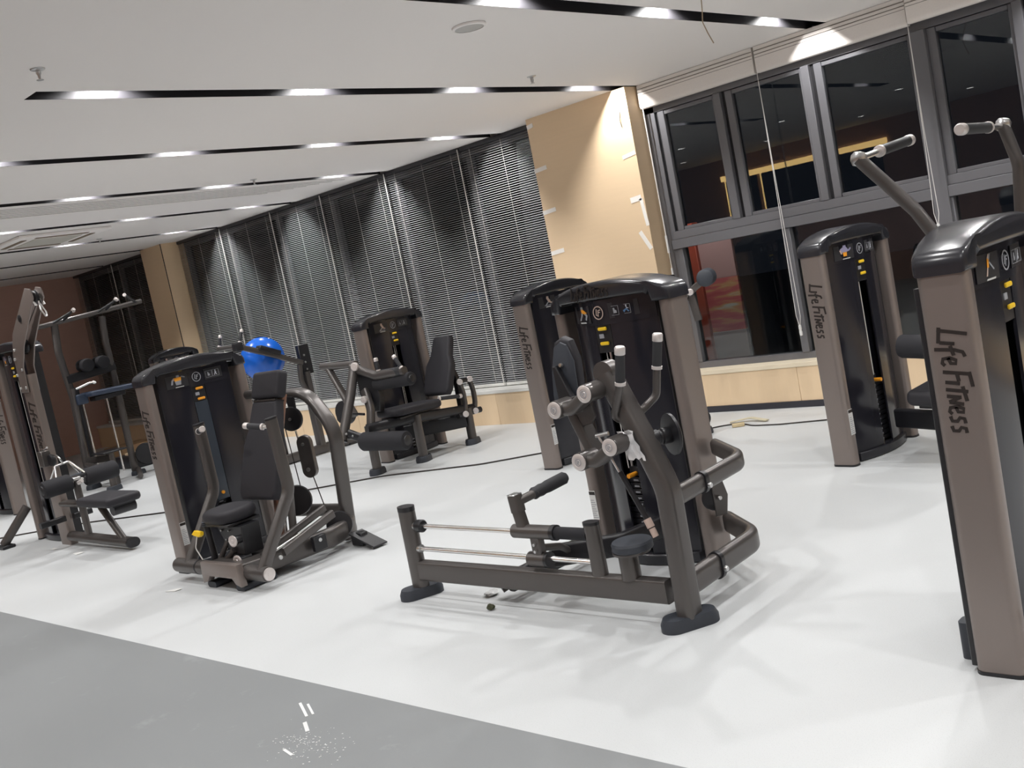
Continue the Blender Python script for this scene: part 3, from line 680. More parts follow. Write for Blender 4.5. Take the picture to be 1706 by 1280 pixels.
A.part('rod_end', STEEL, MB().cyl((-2.79, Yp-0.06, 0.845), (-2.735, Yp-0.04, 0.85), 0.010, 10))
cp = pad(A, 'chest_pad', [(0.0, 0.0), (0.13, 0.0), (0.145, 0.06), (0.14, 0.24), (0.11, 0.33), (0.07, 0.35), (0.03, 0.33), (0.0, 0.2), (-0.005, 0.1)], (-3.04, Yp+0.02, 0.93), (0.96, 0.10, 0), (0.10, 0, 1), 0.06, VINYL, 0.018)
bp = A.part('pad_plate', RUBBER, MB().prism([(0.01, 0.03), (0.12, 0.03), (0.135, 0.10), (0.13, 0.24), (0.10, 0.315), (0.07, 0.33), (0.035, 0.31), (0.01, 0.2), (0.005, 0.1)], (-3.04+0.01, Yp-0.018, 0.93), (0.96, 0.10, 0), (0.10, 0, 1), 0.014, 0.004, 2))
bolt(A, (-2.935, Yp-0.026, 1.16), (0, -1, 0.1), 0.010, bp); bolt(A, (-2.972, Yp-0.026, 1.03), (0, -1, 0.1), 0.010, bp)
A.part('pad_bracket', BLACK, MB().prism([(0.0, 0.0), (0.10, -0.02), (0.02, 0.17), (-0.0, 0.17)], (-2.97, Yp-0.035, 0.99), (1, 0, 0), (0, 0, 1), 0.03, 0.004, 1))
# gas strut
A.part('strut_rod', CHROME, MB().cyl((-2.775, Yp-0.06, 0.845), (-2.705, Yp-0.05, 0.68), 0.006, 10))
A.part('strut_body', BLACK, MB().cyl((-2.705, Yp-0.05, 0.685), (-2.615, Yp-0.04, 0.47), 0.012, 14))
A.part('strut_sleeve', SKIN, MB().cyl((-2.618, Yp-0.04, 0.477), (-2.604, Yp-0.04, 0.44), 0.017, 14))
A.part('strut_end', SKIN, MB().cyl((-2.602, Yp-0.04, 0.436), (-2.588, Yp-0.04, 0.40), 0.014, 14))
# pivot hub with large disc, wrapped in a bit of clear plastic
A.part('hub_disc', BLACK, MB().lathe([(0, 0), (0.082, 0), (0.09, 0.006), (0.09, 0.018), (0.05, 0.022), (0, 0.022)], (-2.525, Yp+0.13, 0.80), (-0.5, -0.85, 0.0), 32))
A.part('hub_barrel', BLACK, MB().lathe([(0.032, 0), (0.036, 0.005), (0.036, 0.04), (0.03, 0.046), (0.03, 0.055), (0.036, 0.06), (0.036, 0.09), (0, 0.09)], (-2.535, Yp+0.115, 0.80), (-0.45, -0.85, 0), 20))
wm = MB(); random.seed(3)
pts = [(-0.035, 0.065), (0.0, 0.085), (0.028, 0.07), (0.05, 0.02), (0.07, -0.05), (0.045, -0.07), (0.005, -0.075), (-0.01, -0.03)]
grid = []
for i in range(7):
    row = []
    for j in range(7):
        u, w = i/6, j/6; row.append(wm.b.verts.new((-2.612+(u-0.5)*0.085+(w-0.5)*-0.05, Yp-0.062+random.uniform(-0.014, 0.012), 0.80+(w-0.5)*0.12+random.uniform(-0.007, 0.007))))
    grid.append(row)
for i in range(6):
    for j in range(6): wm.face((grid[i][j], grid[i+1][j], grid[i+1][j+1], grid[i][j+1]))
A.part('plastic_wrap', mat('crumpled_clear_film', (0.75, 0.75, 0.76), 0.15, 0, 0.8), wm)
# two bent braces from the upright to the tower, with clamps
def brace(z0, z1, w, hh, y0):
    A.part('brace_tube', TITAN2, MB().tube([(-2.52, y0, z0), (-2.525, 3.98, z0+0.01), (-2.78, 4.17, z1)], OV(w, hh), 0.14, up=(0, 0, 1), n=10))
    y = 3.63; A.part('brace_clamp', BLACK, MB().tube([(-2.52, y-0.012, z0+0.004), (-2.52, y+0.012, z0+0.004)], OV(w+0.014, hh+0.014), up=(0, 0, 1)))
    bolt(A, (-2.52+w/2+0.012, y, z0-0.01), (1, 0, 0), 0.013)
brace(0.545, 0.57, 0.05, 0.085, 3.40); brace(0.17, 0.19, 0.06, 0.11, 3.40)
pl = A.part('cable_pulley', BLACK, MB().lathe([(0, -0.012), (0.055, -0.012), (0.062, -0.008), (0.056, 0), (0.062, 0.008), (0.055, 0.012), (0, 0.012)], (-2.74, 4.02, 0.36), (0.9, -0.45, 0), 28))
A.part('pulley_cover', TITAN2, MB().prism([(-0.03, 0.09), (0.03, 0.09), (0.05, 0.0), (0.03, -0.09), (-0.03, -0.09)], (-2.72, 4.03, 0.36), (0.45, 0.9, 0), (0, 0, 1), 0.012, 0.003, 1)); bolt(A, (-2.705, 4.015, 0.36), (0.9, -0.45, 0))

# ------------------------------------------------------------------ B: tower behind the central machine
B = Thing('tower_machine', 'dark tower machine standing right behind the central machine, by the near pillar', 'gym machine', (-5.2, 6.4, 0))
tower(B, (-5.48, 6.28, 0), pi/2, 1.40, 'curl', bulge=0.09)
B.part('base_beam', TITAN2, MB().tube([(-5.30, 6.75, 0.08), (-4.72, 6.9, 0.08)], rrect(0.06, 0.10, 0.02), up=(0, 0, 1)))
B.part('upright', TITAN2, MB().tube([(-4.74, 6.9, 0.03), (-4.745, 6.9, 1.16)], OV(0.06, 0.09), up=(0, 1, 0)))
foot(B, (-4.70, 6.9, 0), (0.10, 0.20), radians(-20))
B.part('pulley_guard', BLACK, MB().lathe([(0, -0.02), (0.07, -0.02), (0.075, 0), (0.07, 0.02), (0, 0.02)], (-4.665, 6.88, 0.14), (1, -0.5, 0), 24))
B.part('roller_arm', TITAN2, MB().tube([(-4.72, 6.88, 1.15), (-4.56, 6.88, 1.165), (-4.40, 6.88, 1.25)], rrect(0.035, 0.05, 0.012), 0.05, up=(0, 0, 1)))
B.part('roller_pad', RUBBER, MB().lathe([(0, 0), (0.05, 0), (0.065, 0.012), (0.068, 0.03), (0.068, 0.15), (0.05, 0.165), (0, 0.165)], (-4.36, 6.80, 1.255), (-0.35, 0.9, 0.02), 28))
B.part('adjust_lever', TITAN2, MB().tube([(-4.58, 6.86, 1.15), (-4.72, 6.84, 0.92)], rrect(0.022, 0.04, 0.008), up=(1, 0, 0)))
B.part('adjust_plate', TITAN2, MB().tube([(-4.56, 6.88, 1.13), (-4.53, 6.88, 0.93)], rrect(0.02, 0.07, 0.008), up=(1, 0, 0)))
disc(B, 'pivot_cap', (-4.535, 6.84, 1.165), (0.4, -0.9, 0), 0.026, 0.02)

# ------------------------------------------------------------------ C: tower at the windows
Cm = Thing('tower_machine', 'dark tower machine in front of the right window, foam roller at its side', 'gym machine', (-2.8, 6.3, 0))
tower(Cm, (-2.945, 6.25, 0), radians(83), 1.40, 'back', bulge=0.09)
Cm.part('base_beam', BLACK, MB().tube([(-2.80, 6.30, 0.20), (-2.20, 6.05, 0.20)], rrect(0.06, 0.12, 0.015), up=(0, 0, 1)))
Cm.part('front_leg', TITAN2, MB().tube([(-2.25, 6.07, 0.03), (-2.25, 6.07, 0.60)], OV(0.06, 0.10), up=(1, 0, 0)))
foot(Cm, (-2.25, 6.07, 0), (0.10, 0.22), 0.3)
roller(Cm, (-2.585, 6.00, 0.705), (-2.12, 5.96, 0.655), 0.072)
Cm.part('roller_axle', CHROME, MB().cyl((-2.12, 5.96, 0.655), (-2.02, 5.955, 0.645), 0.012, 12))
Cm.part('roller_stem', TITAN2, MB().tube([(-2.25, 6.07, 0.56), (-2.25, 5.98, 0.67)], circ(0.02, 12)))
Cm.part('seat_pad', VINYL, MB().box((-2.34, 6.08, 0.375), (0.46, 0.34, 0.10), Matrix.Rotation(radians(6), 3, 'Y'), 0.042, 5))
Cm.part('seat_plate', BLACK, MB().box((-2.34, 6.08, 0.318), (0.34, 0.26, 0.02), Matrix.Rotation(radians(6), 3, 'Y'), 0.004, 1))
Cm.part('seat_post', TITAN2, MB().cyl((-2.38, 6.12, 0.22), (-2.38, 6.12, 0.32), 0.035, 16))
Cm.part('adjust_knob', YELLOW, MB().lathe([(0, 0), (0.018, 0.002), (0.022, 0.02), (0.016, 0.035), (0, 0.037)], (-2.415, 5.99, 0.235), (0, -1, 0), 14))

# ------------------------------------------------------------------ D: near tower at the right edge, with two overhead arms
D = Thing('overhead_arm_machine', 'large nearest tower at the right edge with two raised overhead arms', 'gym machine', (-1.2, 3.64, 0))
tower(D, (-1.238, 3.64, 0), pi/2, 1.40, 'reach', sticker=False)
D.part('rear_spine', BLACK, MB().tube([(-1.325, 3.29, 0.02), (-1.325, 3.29, 1.29)], rrect(0.026, 0.05, 0.008), up=(0, 1, 0)))
D.part('rear_foot', RUBBER, MB().tube([(-1.355, 3.38, 0), (-1.355, 3.38, 0.13)], rrect(0.07, 0.09, 0.02), up=(1, 0, 0)))
D.part('pivot_shaft', STEEL, MB().cyl((-1.25, 3.36, 1.385), (-1.25, 4.14, 1.385), 0.020, 18))
for k, (pth, g0, g1) in enumerate(((
        [(-1.30, 3.52, 1.37), (-1.385, 3.51, 1.53), (-1.455, 3.50, 1.625), (-1.535, 3.47, 1.74)], (-1.535, 3.50, 1.745), (-1.53, 3.92, 1.785)), (
        [(-1.245, 4.10, 1.36), (-1.225, 4.11, 1.62), (-1.265, 4.13, 1.77)], (-1.265, 4.11, 1.765), (-1.265, 3.69, 1.77)))):
    arm = D.part('overhead_arm', TITAN2, MB().tube(pth, OV(0.040, 0.056), 0.12, up=(0, 1, 0)))
    D.part('arm_end', STEEL, MB().lathe([(0, -0.024), (0.018, -0.022), (0.027, -0.006), (0.027, 0.012), (0.018, 0.024), (0, 0.027)], pth[-1], (0.3, 0, 1), 18), arm)
    D.part('grip_stem', CHROME, MB().cyl(g0, Vector(g0).lerp(Vector(g1), 0.4), 0.011, 12), arm)
    g0, g1 = Vector(g0), Vector(g1); grip(D, g0.lerp(g1, 0.34), g1, 0.019, parent=None)
disc(D, 'pivot_cap', (-1.245, 4.155, 1.385), (0.5, -0.2, 0), 0.034, 0.07)
D.part('arm_stop', RUBBER, MB().cyl((-1.22, 4.04, 1.30), (-1.13, 4.10, 1.30), 0.034, 18))
D.part('side_bracket', CHROME, MB().box((-1.075, 3.30, 0.175), (0.05, 0.05, 0.03), None, 0.006, 1))

# ------------------------------------------------------------------ E: seated press machine, left of centre
E = Thing('seated_press_machine', 'seated press machine left of centre with tall padded back and two curved arms', 'gym machine', (-6.0, 3.6, 0))
tower(E, (-6.68, 3.69, 0), pi/2, 1.40, 'chest', wrap=True)
cx = -5.86
fb = [(-0.215, 0.175), (0.215, 0.175), (0.225, 0.10), (0.225, 0.035), (0.165, 0.05), (0.135, 0.085), (-0.135, 0.085), (-0.165, 0.05), (-0.225, 0.035), (-0.225, 0.10)]
E.part('base_front', TITAN, MB().prism(fb, (cx, 3.14, 0), (1, 0, 0), (0, 0, 1), 0.05, 0.006, 2))
E.part('base_deck', TITAN2, MB().prism([(0, 0.165), (0, 0.10), (0.55, 0.08), (0.55, 0.14)], (cx, 3.15, 0), (0, 1, 0), (0, 0, 1), 0.40, 0.006, 1))
for x in (cx-0.17, cx+0.17):
    E.part('rubber_foot', RUBBER, MB().tube([(x, 3.14, 0.02), (x, 3.38, 0.02)], OV(0.10, 0.04), up=(0, 0, 1)))
for s, x0, x1 in ((-1, -6.53, -6.06), (1, -5.66, -5.43)):
    E.part('pivot_barrel', TITAN2, MB().cyl((x0, 3.20, 0.105), (x1, 3.20, 0.105), 0.048, 24))
disc(E, 'pivot_cap', (-5.425, 3.20, 0.105), (1, 0, 0), 0.040, 0.012)
E.part('pivot_collar', BLACK, MB().cyl((-6.25, 3.20, 0.105), (-6.235, 3.20, 0.105), 0.050, 24))
for x, gx in ((-6.37, 0.18), (-5.49, -0.17)):
    arm = E.part('press_arm', TITAN2, MB().tube([(x, 3.20, 0.12), (x+0.01*(1 if x > -6 else -1), 3.50, 0.545), (x, 3.49, 1.00)], OV(0.058, 0.082), 0.16, up=(0, 1, 0), n=10))
    E.part('arm_cap', BLACK, MB().tube([(x, 3.49, 1.0), (x, 3.489, 1.012)], OV(0.06, 0.084), up=(0, 1, 0)), arm)
    g = Vector((x, 3.47, 0.955)); e = g+Vector((gx, -0.06, 0.03)); d = (e-g).normalized()
    E.part('grip_stem', CHROME, MB().cyl(g, g+d*0.06, 0.012, 12), arm); grip(E, g+d*0.05, e, 0.019)
# seat
E.part('seat_pad', VINYL, MB().prism(rrect(0.36, 0.29, 0.12, 6), (-6.0, 3.355, 0.43), (1, 0, 0.02), (0, 1, 0.03), 0.085, 0.036, 5))
E.part('seat_plate', BLACK, MB().box((-5.99, 3.36, 0.378), (0.28, 0.24, 0.02), None, 0.004, 1))
sp = E.part('seat_mount', BLACK, MB().prism([(-0.17, 0.0), (0.14, 0.0), (0.12, -0.19), (-0.05, -0.19)], (-5.92, 3.36, 0.365), (1, 0, 0), (0, 0, 1), 0.14, 0.006, 1))
for dx, dz in ((-0.09, -0.03), (0.0, -0.03), (-0.05, -0.09), (-0.02, -0.10), (0.02, -0.08), (0.02, -0.17), (0.05, -0.12)): bolt(E, (-5.93+dx, 3.287, 0.365+dz), (0, -1, 0), 0.007, sp)
E.part('seat_link', TITAN2, MB().cyl((-6.08, 3.26, 0.14), (-5.99, 3.30, 0.265), 0.018, 14)); E.part('seat_link', TITAN2, MB().cyl((-6.00, 3.26, 0.14), (-5.91, 3.28, 0.21), 0.018, 14))
for z in (0.285, 0.155):
    E.part('pivot_barrel', BLACK, MB().cyl((-5.82, 3.33, z), (-5.82, 3.24, z), 0.026, 18)); disc(E, 'pivot_cap', (-5.82, 3.235, z), (0.15, -1, 0), 0.037, 0.012)
E.part('adjust_lever', YELLOW, MB().prism([(0, 0), (0.035, 0.028), (0.115, 0.022), (0.115, 0.0), (0.09, -0.014), (0.03, -0.006)], (-6.20, 3.18, 0.335), (1, 0, 0), (0, 0.2, 1), 0.03, 0.004, 1))
E.part('gas_strut', BLACK, MB().cyl((-6.17, 3.27, 0.40), (-6.15, 3.27, 0.14), 0.022, 16)); E.part('strut_rings', RUBBER, MB().lathe([(0.024, 0), (0.03, 0.005), (0.024, 0.01), (0.03, 0.016), (0.024, 0.022), (0.03, 0.028), (0.024, 0.034)], (-6.17, 3.27, 0.365), (0, 0, 1), 16))
E.part('lever_cable', CORD, MB().tube([(-6.15, 3.18, 0.33), (-6.17, 3.16, 0.25), (-6.13, 3.17, 0.17)], circ(0.004, 6), 0.04))
# backrest
def lean(z): return 3.565+(z-0.46)*0.36
bt = [(-0.19, 0.0), (0.19, 0.0), (0.215, 0.05), (0.215, 0.36), (0.175, 0.46), (0.155, 0.60), (0.145, 0.655), (-0.145, 0.655), (-0.155, 0.60), (-0.175, 0.46), (-0.215, 0.36), (-0.215, 0.05)]
E.part('back_pad', VINYL, MB().prism(bt, (-5.94, lean(0.46), 0.455), (1, 0, 0), (0, 0.34, 0.94), 0.075, 0.026, 4))
E.part('head_pad', VINYL, MB().prism(rrect(0.32, 0.185, 0.03), (-5.94, lean(1.18), 1.175), (1, 0, 0), (0, 0.34, 0.94), 0.085, 0.026, 4))
E.part('pad_seam', INK, MB().prism([(-0.13, 0), (0.13, 0), (0.13, 0.012), (-0.13, 0.012)], (-5.94, lean(1.07)+0.006, 1.067), (1, 0, 0), (0, 0.34, 0.94), 0.07))
E.part('back_post', mat('copper_tube', (0.30, 0.17, 0.125), 0.3, 0.5), MB().tube([(-5.86, 3.60, 0.10), (-5.85, 3.66, 0.60), (-5.87, 3.86, 1.1)], OV(0.055, 0.07), 0.2, up=(1, 0, 0)))
E.part('adjust_rod', CHROME, MB().cyl((-5.80, 3.60, 0.14), (-5.79, 3.65, 0.56), 0.012, 12)); E.part('rear_post', TITAN2, MB().cyl((-5.745, 3.62, 0.14), (-5.735, 3.68, 0.60), 0.026, 16))
# frame: rail, arch, brace
E.part('base_rail', TITAN2, MB().tube([(-5.70, 3.35, 0.11), (-5.66, 3.85, 0.115), (-5.74, 4.09, 0.12), (-5.90, 4.16, 0.13)], rrect(0.08, 0.13, 0.03), 0.14, up=(0, 0, 1)))
E.part('rear_brace', TITAN2, MB().tube([(-6.50, 4.06, 0.22), (-5.80, 4.11, 0.22)], OV(0.05, 0.09), up=(0, 0, 1)))
E.part('arch_tube', TITAN2, MB().tube([(-6.60, 4.07, 1.10), (-5.93, 4.10, 1.06), (-5.71, 4.10, 0.80), (-5.80, 4.10, 0.02)], OV(0.062, 0.11), 0.26, up=(0, 1, 0), n=10))
pv = Vector((-6.07, 4.02, 0.90))
E.part('pulley_hanger', BLACK, MB().prism([(-0.05, 0.16), (0.04, 0.15), (0.03, 0.0), (-0.03, 0.0)], pv+Vector((0, 0.03, 0)), (1, 0, 0), (0, 0, 1), 0.02, 0.003, 1))
E.part('cable_pulley', BLACK, MB().lathe([(0, -0.016), (0.075, -0.016), (0.085, -0.012), (0.078, 0), (0.085, 0.012), (0.075, 0.016), (0, 0.016)], pv, (0.45, -0.9, 0), 30)); bolt(E, pv+Vector((0.009, -0.018, 0)), (0.45, -0.9, 0))
E.part('pulley_hook', CHROME, MB().tube([pv+Vector((0.02, 0, -0.085)), pv+Vector((0.03, 0, -0.15)), pv+Vector((0.02, 0, -0.19))], circ(0.007, 8), 0.02))
pb = E.part('pulley_block', TITAN2, MB().prism(OV(0.105, 0.30), (-5.975, 4.02, 0.63), (0.9, 0.45, 0), (0, 0, 1), 0.045, 0.004, 1)); bolt(E, (-5.965, 3.995, 0.72), (0.45, -0.9, 0), 0.012, pb); bolt(E, (-5.965, 3.995, 0.54), (0.45, -0.9, 0), 0.015, pb)
E.part('lift_cable', INK, MB().cyl((-5.965, 4.02, 0.50), (-5.80, 3.98, 0.10), 0.004, 6)); E.part('lift_cable', INK, MB().cyl((-6.14, 4.0, 0.88), (-6.10, 4.0, 0.22), 0.004, 6)); E.part('lift_cable', INK, MB().cyl(pv+Vector((0.02, 0, -0.18)), (-5.99, 4.02, 0.76), 0.004, 6))
E.part('cam_pulley', BLACK, MB().lathe([(0, -0.02), (0.085, -0.02), (0.092, 0), (0.085, 0.02), (0, 0.02)], (-5.72, 3.98, 0.16), (0.75, -0.6, 0.1), 28))
E.part('cam_pulley', BLACK, MB().lathe([(0, -0.02), (0.10, -0.02), (0.107, 0), (0.10, 0.02), (0, 0.02)], (-5.98, 3.86, 0.36), (0.75, -0.6, 0.1), 28))
E.part('push_link', TITAN2, MB().tube([(-5.545, 3.40, 0.17), (-5.60, 3.86, 0.275)], rrect(0.035, 0.055, 0.01), up=(0, 0, 1)))
E.part('push_link', TITAN2, MB().tube([(-5.66, 3.42, 0.20), (-5.74, 3.90, 0.30)], rrect(0.03, 0.05, 0.01), up=(0, 0, 1)))
E.part('push_rod', CHROME, MB().cyl((-5.62, 3.36, 0.175), (-5.68, 3.80, 0.24), 0.010, 12))
bolt(E, (-5.505, 3.35, 0.155), (1, -0.3, 0), 0.014); bolt(E, (-5.57, 3.70, 0.15), (1, -0.3, 0), 0.014)
E.part('link_bracket', BLACK, MB().box((-5.585, 3.70, 0.13), (0.04, 0.10, 0.10), None, 0.006, 1))
E.part('step_plate', BLACK, MB().box((-5.50, 4.02, 0.055), (0.26, 0.12, 0.012), Matrix.Rotation(radians(18), 3, 'Y'), 0.003, 1)); E.part('step_bracket', BLACK, MB().box((-5.60, 4.03, 0.05), (0.12, 0.06, 0.09), None, 0.005, 1))

# ------------------------------------------------------------------ F: seated leg machine in front of the blinds
F = Thing('leg_machine', 'dark seated leg machine with angled backrest in front of the blinds', 'gym machine', (-7.6, 6.4, 0))
tower(F, (-7.96, 6.62, 0), pi/2, 1.40, 'curl', logo_side=0, sticker=False)
for (x, y, h) in ((-7.60, 5.83, 0.46), (-7.43, 6.27, 0.45), (-7.42, 6.93, 0.36)):
    F.part('leg', TITAN2, MB().tube([(x, y, 0.03), (x, y+0.01, h)], OV(0.07, 0.10), up=(1, 0, 0))); foot(F, (x, y, 0), (0.13, 0.19), radians(20))
F.part('main_rail', BLACK, MB().tube([(-7.58, 5.80, 0.44), (-7.44, 6.30, 0.425), (-7.42, 7.02, 0.34)], OV(0.07, 0.09), 0.1, up=(0, 0, 1)))
F.part('cross_rail', BLACK, MB().tube([(-7.85, 6.45, 0.25), (-7.42, 6.90, 0.25)], rrect(0.06, 0.14, 0.02), up=(0, 0, 1)))
F.part('seat_pad', VINYL, MB().prism(rrect(0.36, 0.60, 0.08), (-7.56, 6.33, 0.51), (1, 0, 0), (0, 1, -0.05), 0.075, 0.028, 4)); F.part('seat_plate', BLACK, MB().box((-7.56, 6.33, 0.462), (0.28, 0.5, 0.02), None, 0.004, 1))
fbk = [(-0.16, 0), (0.16, 0), (0.185, 0.05), (0.185, 0.30), (0.135, 0.40), (0.12, 0.57), (0.10, 0.60), (-0.10, 0.60), (-0.12, 0.57), (-0.135, 0.40), (-0.185, 0.30), (-0.185, 0.05)]
F.part('back_pad', VINYL, MB().prism(fbk, (-7.56, 6.72, 0.55), (1, 0, 0), (0, 0.40, 0.92), 0.085, 0.026, 4))
F.part('back_bracket', BLACK, MB().tube([(-7.50, 6.94, 0.36), (-7.53, 6.98, 0.66), (-7.55, 6.93, 0.85)], rrect(0.06, 0.05, 0.01), 0.1, up=(0, 1, 0)))
for y in (6.885, 7.025):
    a, b = Vector((-7.40, y, 0.64)), Vector((-7.40, y-0.005, 0.315)); l = F.part('curved_link', TITAN2, MB().tube([a, a.lerp(b, 0.35)+Vector((0, 0.03, 0)), a.lerp(b, 0.7)+Vector((0, 0.028, 0)), b], rrect(0.035, 0.055, 0.014), 0.2, up=(1, 0, 0)))
    for c in (a, b): disc(F, 'pivot_cap', c+Vector((0.024, -0.012, 0)), (0.8, -0.6, 0), 0.030, 0.03, ALU, l)
F.part('link_bar', BLACK, MB().cyl((-7.40, 6.86, 0.64), (-7.40, 7.03, 0.64), 0.024, 14)); F.part('link_bar', BLACK, MB().cyl((-7.42, 6.80, 0.315), (-7.40, 7.10, 0.31), 0.030, 14))
grip(F, (-7.42, 6.60, 0.535), (-7.39, 6.86, 0.50), 0.020)
F.part('lever_arm', TITAN2, MB().tube([(-7.80, 5.97, 1.0), (-7.80, 5.85, 0.74), (-7.80, 5.66, 0.37)], OV(0.085, 0.10), 0.15, up=(1, 0, 0)))
F.part('lever_cap', BLACK, MB().tube([(-7.80, 5.663, 0.375), (-7.80, 5.655, 0.36)], OV(0.088, 0.103), up=(1, 0, 0)))
F.part('roller_bracket', BLACK, MB().tube([(-7.73, 5.70, 0.425), (-7.55, 5.72, 0.36)], rrect(0.05, 0.085, 0.02), up=(0, 0, 1))); bolt(F, (-7.735, 5.672, 0.43), (0, -1, 0)); bolt(F, (-7.66, 5.684, 0.405), (0, -1, 0))
roller(F, (-7.60, 5.74, 0.335), (-7.07, 5.82, 0.31), 0.088)
F.part('top_bar', TITAN2, MB().tube([(-7.84, 5.97, 1.01), (-7.52, 5.99, 0.90), (-7.12, 6.0, 0.915)], OV(0.07, 0.085), 0.1, up=(0, 0, 1)))
F.part('top_bar_cover', GRIP, MB().tube([(-7.47, 6.0, 0.902), (-7.16, 6.0, 0.914)], OV(0.075, 0.09), up=(0, 0, 1)))
disc(F, 'pivot_cap', (-7.74, 5.935, 1.015), (0.2, -1, 0.1), 0.040, 0.03)
roller(F, (-7.60, 6.03, 0.815), (-7.08, 6.03, 0.835), 0.062)
grip(F, (-7.47, 5.985, 0.945), (-7.475, 5.985, 1.055), 0.019); grip(F, (-7.14, 5.985, 0.945), (-7.21, 5.985, 1.055), 0.019)
F.part('weight_arm', TITAN2, MB().tube([(-7.80, 6.0, 1.03), (-8.34, 6.0, 1.05)], circ(0.036, 18))); F.part('weight_arm_brace', TITAN2, MB().tube([(-8.24, 6.0, 1.02), (-7.95, 5.98, 0.54)], OV(0.06, 0.075), up=(0, 1, 0)))
F.part('hub_plate', BLACK, MB().prism([(-0.13, 0.22), (0.10, 0.22), (0.16, 0.0), (0.12, -0.16), (-0.02, -0.16), (-0.13, 0.02)], (-7.70, 6.02, 0.72), (1, 0, 0), (0, 0, 1), 0.06, 0.008, 1))
F.part('cam_disc', BLACK, MB().prism([(0.12*cos(a)*(1 if a < 3.6 else 1.15), 0.12*sin(a)) for a in [2*pi*i/22 for i in range(22)]], (-8.13, 6.0, 0.575), (0.9, 0.1, 0), (0, 0, 1), 0.04, 0.005, 1))
F.part('stop_block', BLACK, MB().box((-8.36, 6.03, 0.31), (0.13, 0.06, 0.09), Matrix.Rotation(0.25, 3, 'Y'), 0.006, 1)); F.part('stop_arm', BLACK, MB().cyl((-8.32, 6.03, 0.31), (-7.75, 5.95, 0.33), 0.014, 10))
disc(F, 'pivot_cap', (-7.66, 5.90, 0.70), (0.1, -1, 0), 0.034, 0.03); disc(F, 'pivot_cap', (-7.90, 5.85, 0.585), (0.1, -1, 0), 0.026, 0.05); F.part('pull_pin', BLACK, MB().cyl((-7.88, 5.86, 0.585), (-7.68, 5.88, 0.565), 0.012, 10))
F.part('front_curve', TITAN2, MB().tube([(-7.60, 5.85, 0.40), (-7.62, 5.92, 0.60), (-7.72, 5.98, 0.78)], rrect(0.06, 0.08, 0.02), 0.15, up=(1, 0, 0)))

# ------------------------------------------------------------------ G: mast machine behind the press, the ball rests on its pad
G = Thing('mast_machine', 'dark mast machine behind the press machine, holding the blue ball', 'gym machine', (-9.7, 6.6, 0))
bm = G.part('base_beam', TITAN2, MB().tube([(-9.70, 5.80, 0.06), (-9.70, 7.27, 0.06)], rrect(0.08, 0.10, 0.015), up=(0, 0, 1)))
for y in (6.83, 7.05): bolt(G, (-9.655, y, 0.075), (1, 0, 0), 0.014, bm)
G.part('beam_foot', BLACK, MB().bb((-9.75, 7.10, 0), (-9.65, 7.29, 0.03), 0.004, 1))
G.part('mast', TITAN2, MB().tube([(-9.70, 6.74, 0.10), (-9.70, 6.74, 0.95)], rrect(0.07, 0.12, 0.02), up=(1, 0, 0)))
G.part('mast_plate', BLACK, MB().bb((-9.735, 6.70, 0.92), (-9.67, 6.84, 1.26), 0.006, 1)); 
for z in (0.98, 1.06, 1.14): bolt(G, (-9.665, 6.75, z), (1, 0, 0), 0.012)
G.part('mast_tube', TITAN2, MB().tube([(-9.66, 6.66, 1.05), (-9.665, 6.64, 0.86), (-9.67, 6.72, 0.66)], rrect(0.05, 0.06, 0.02), 0.12, up=(1, 0, 0)))
G.part('swing_bar', TITAN2, MB().tube([(-9.66, 6.70, 1.06), (-9.68, 6.35, 1.225), (-9.70, 5.98, 1.385)], rrect(0.055, 0.06, 0.015), 0.2, up=(0, 0, 1)))
G.part('cross_bar', TITAN2, MB().cyl((-9.68, 5.98, 1.39), (-10.24, 6.06, 1.40), 0.022, 14)); G.part('bar_joint', BLACK, MB().box((-9.69, 5.96, 1.385), (0.09, 0.10, 0.10), None, 0.02, 2))
grip(G, (-9.70, 6.005, 1.43), (-9.70, 6.06, 1.55), 0.018); grip(G, (-10.20, 6.05, 1.42), (-10.20, 6.09, 1.53), 0.018)
G.part('pressure_pad', BLACK, MB().box((-9.68, 6.32, 1.275), (0.10, 0.27, 0.06), Matrix.Rotation(radians(-24), 3, 'X'), 0.012, 2))
G.part('rest_post', TITAN2, MB().tube([(-9.98, 6.42, 0.06), (-9.98, 6.42, 0.90)], rrect(0.07, 0.09, 0.02))); G.part('rest_foot', BLACK, MB().bb((-10.10, 6.30, 0), (-9.73, 6.54, 0.06), 0.006, 1))
G.part('rest_pad', VINYL, MB().lathe([(0, 0), (0.10, 0), (0.12, 0.02), (0.12, 0.05), (0.10, 0.065), (0.06, 0.05), (0, 0.035)], (-9.98, 6.42, 0.90), (0, 0, 1), 24))
ball = Thing('exercise_ball', 'shiny blue exercise ball resting behind the seated press machine', 'ball', (-9.98, 6.42, 1.19))
bmb = MB(); pr = []
for i in range(49):
    a = -pi/2+pi*i/48; r = 0.245*(1+0.004*cos(a*48)) if abs(a) < 1.25 else 0.245; pr.append((max(0, r*cos(a)), r*sin(a)))
pr[0] = (0, pr[0][1]); pr[-1] = (0, pr[-1][1])
ball.part('ball_skin', BLUE, bmb.lathe(pr, (0, 0, 0), (0.45, 0.25, 0.85), 48), local=True)
ball.part('valve_plug', WHITE, MB().lathe([(0, 0.2455), (0.010, 0.2455), (0.008, 0.2485), (0, 0.249)], (0, 0, 0), (0.45, 0.25, 0.85), 12), local=True)

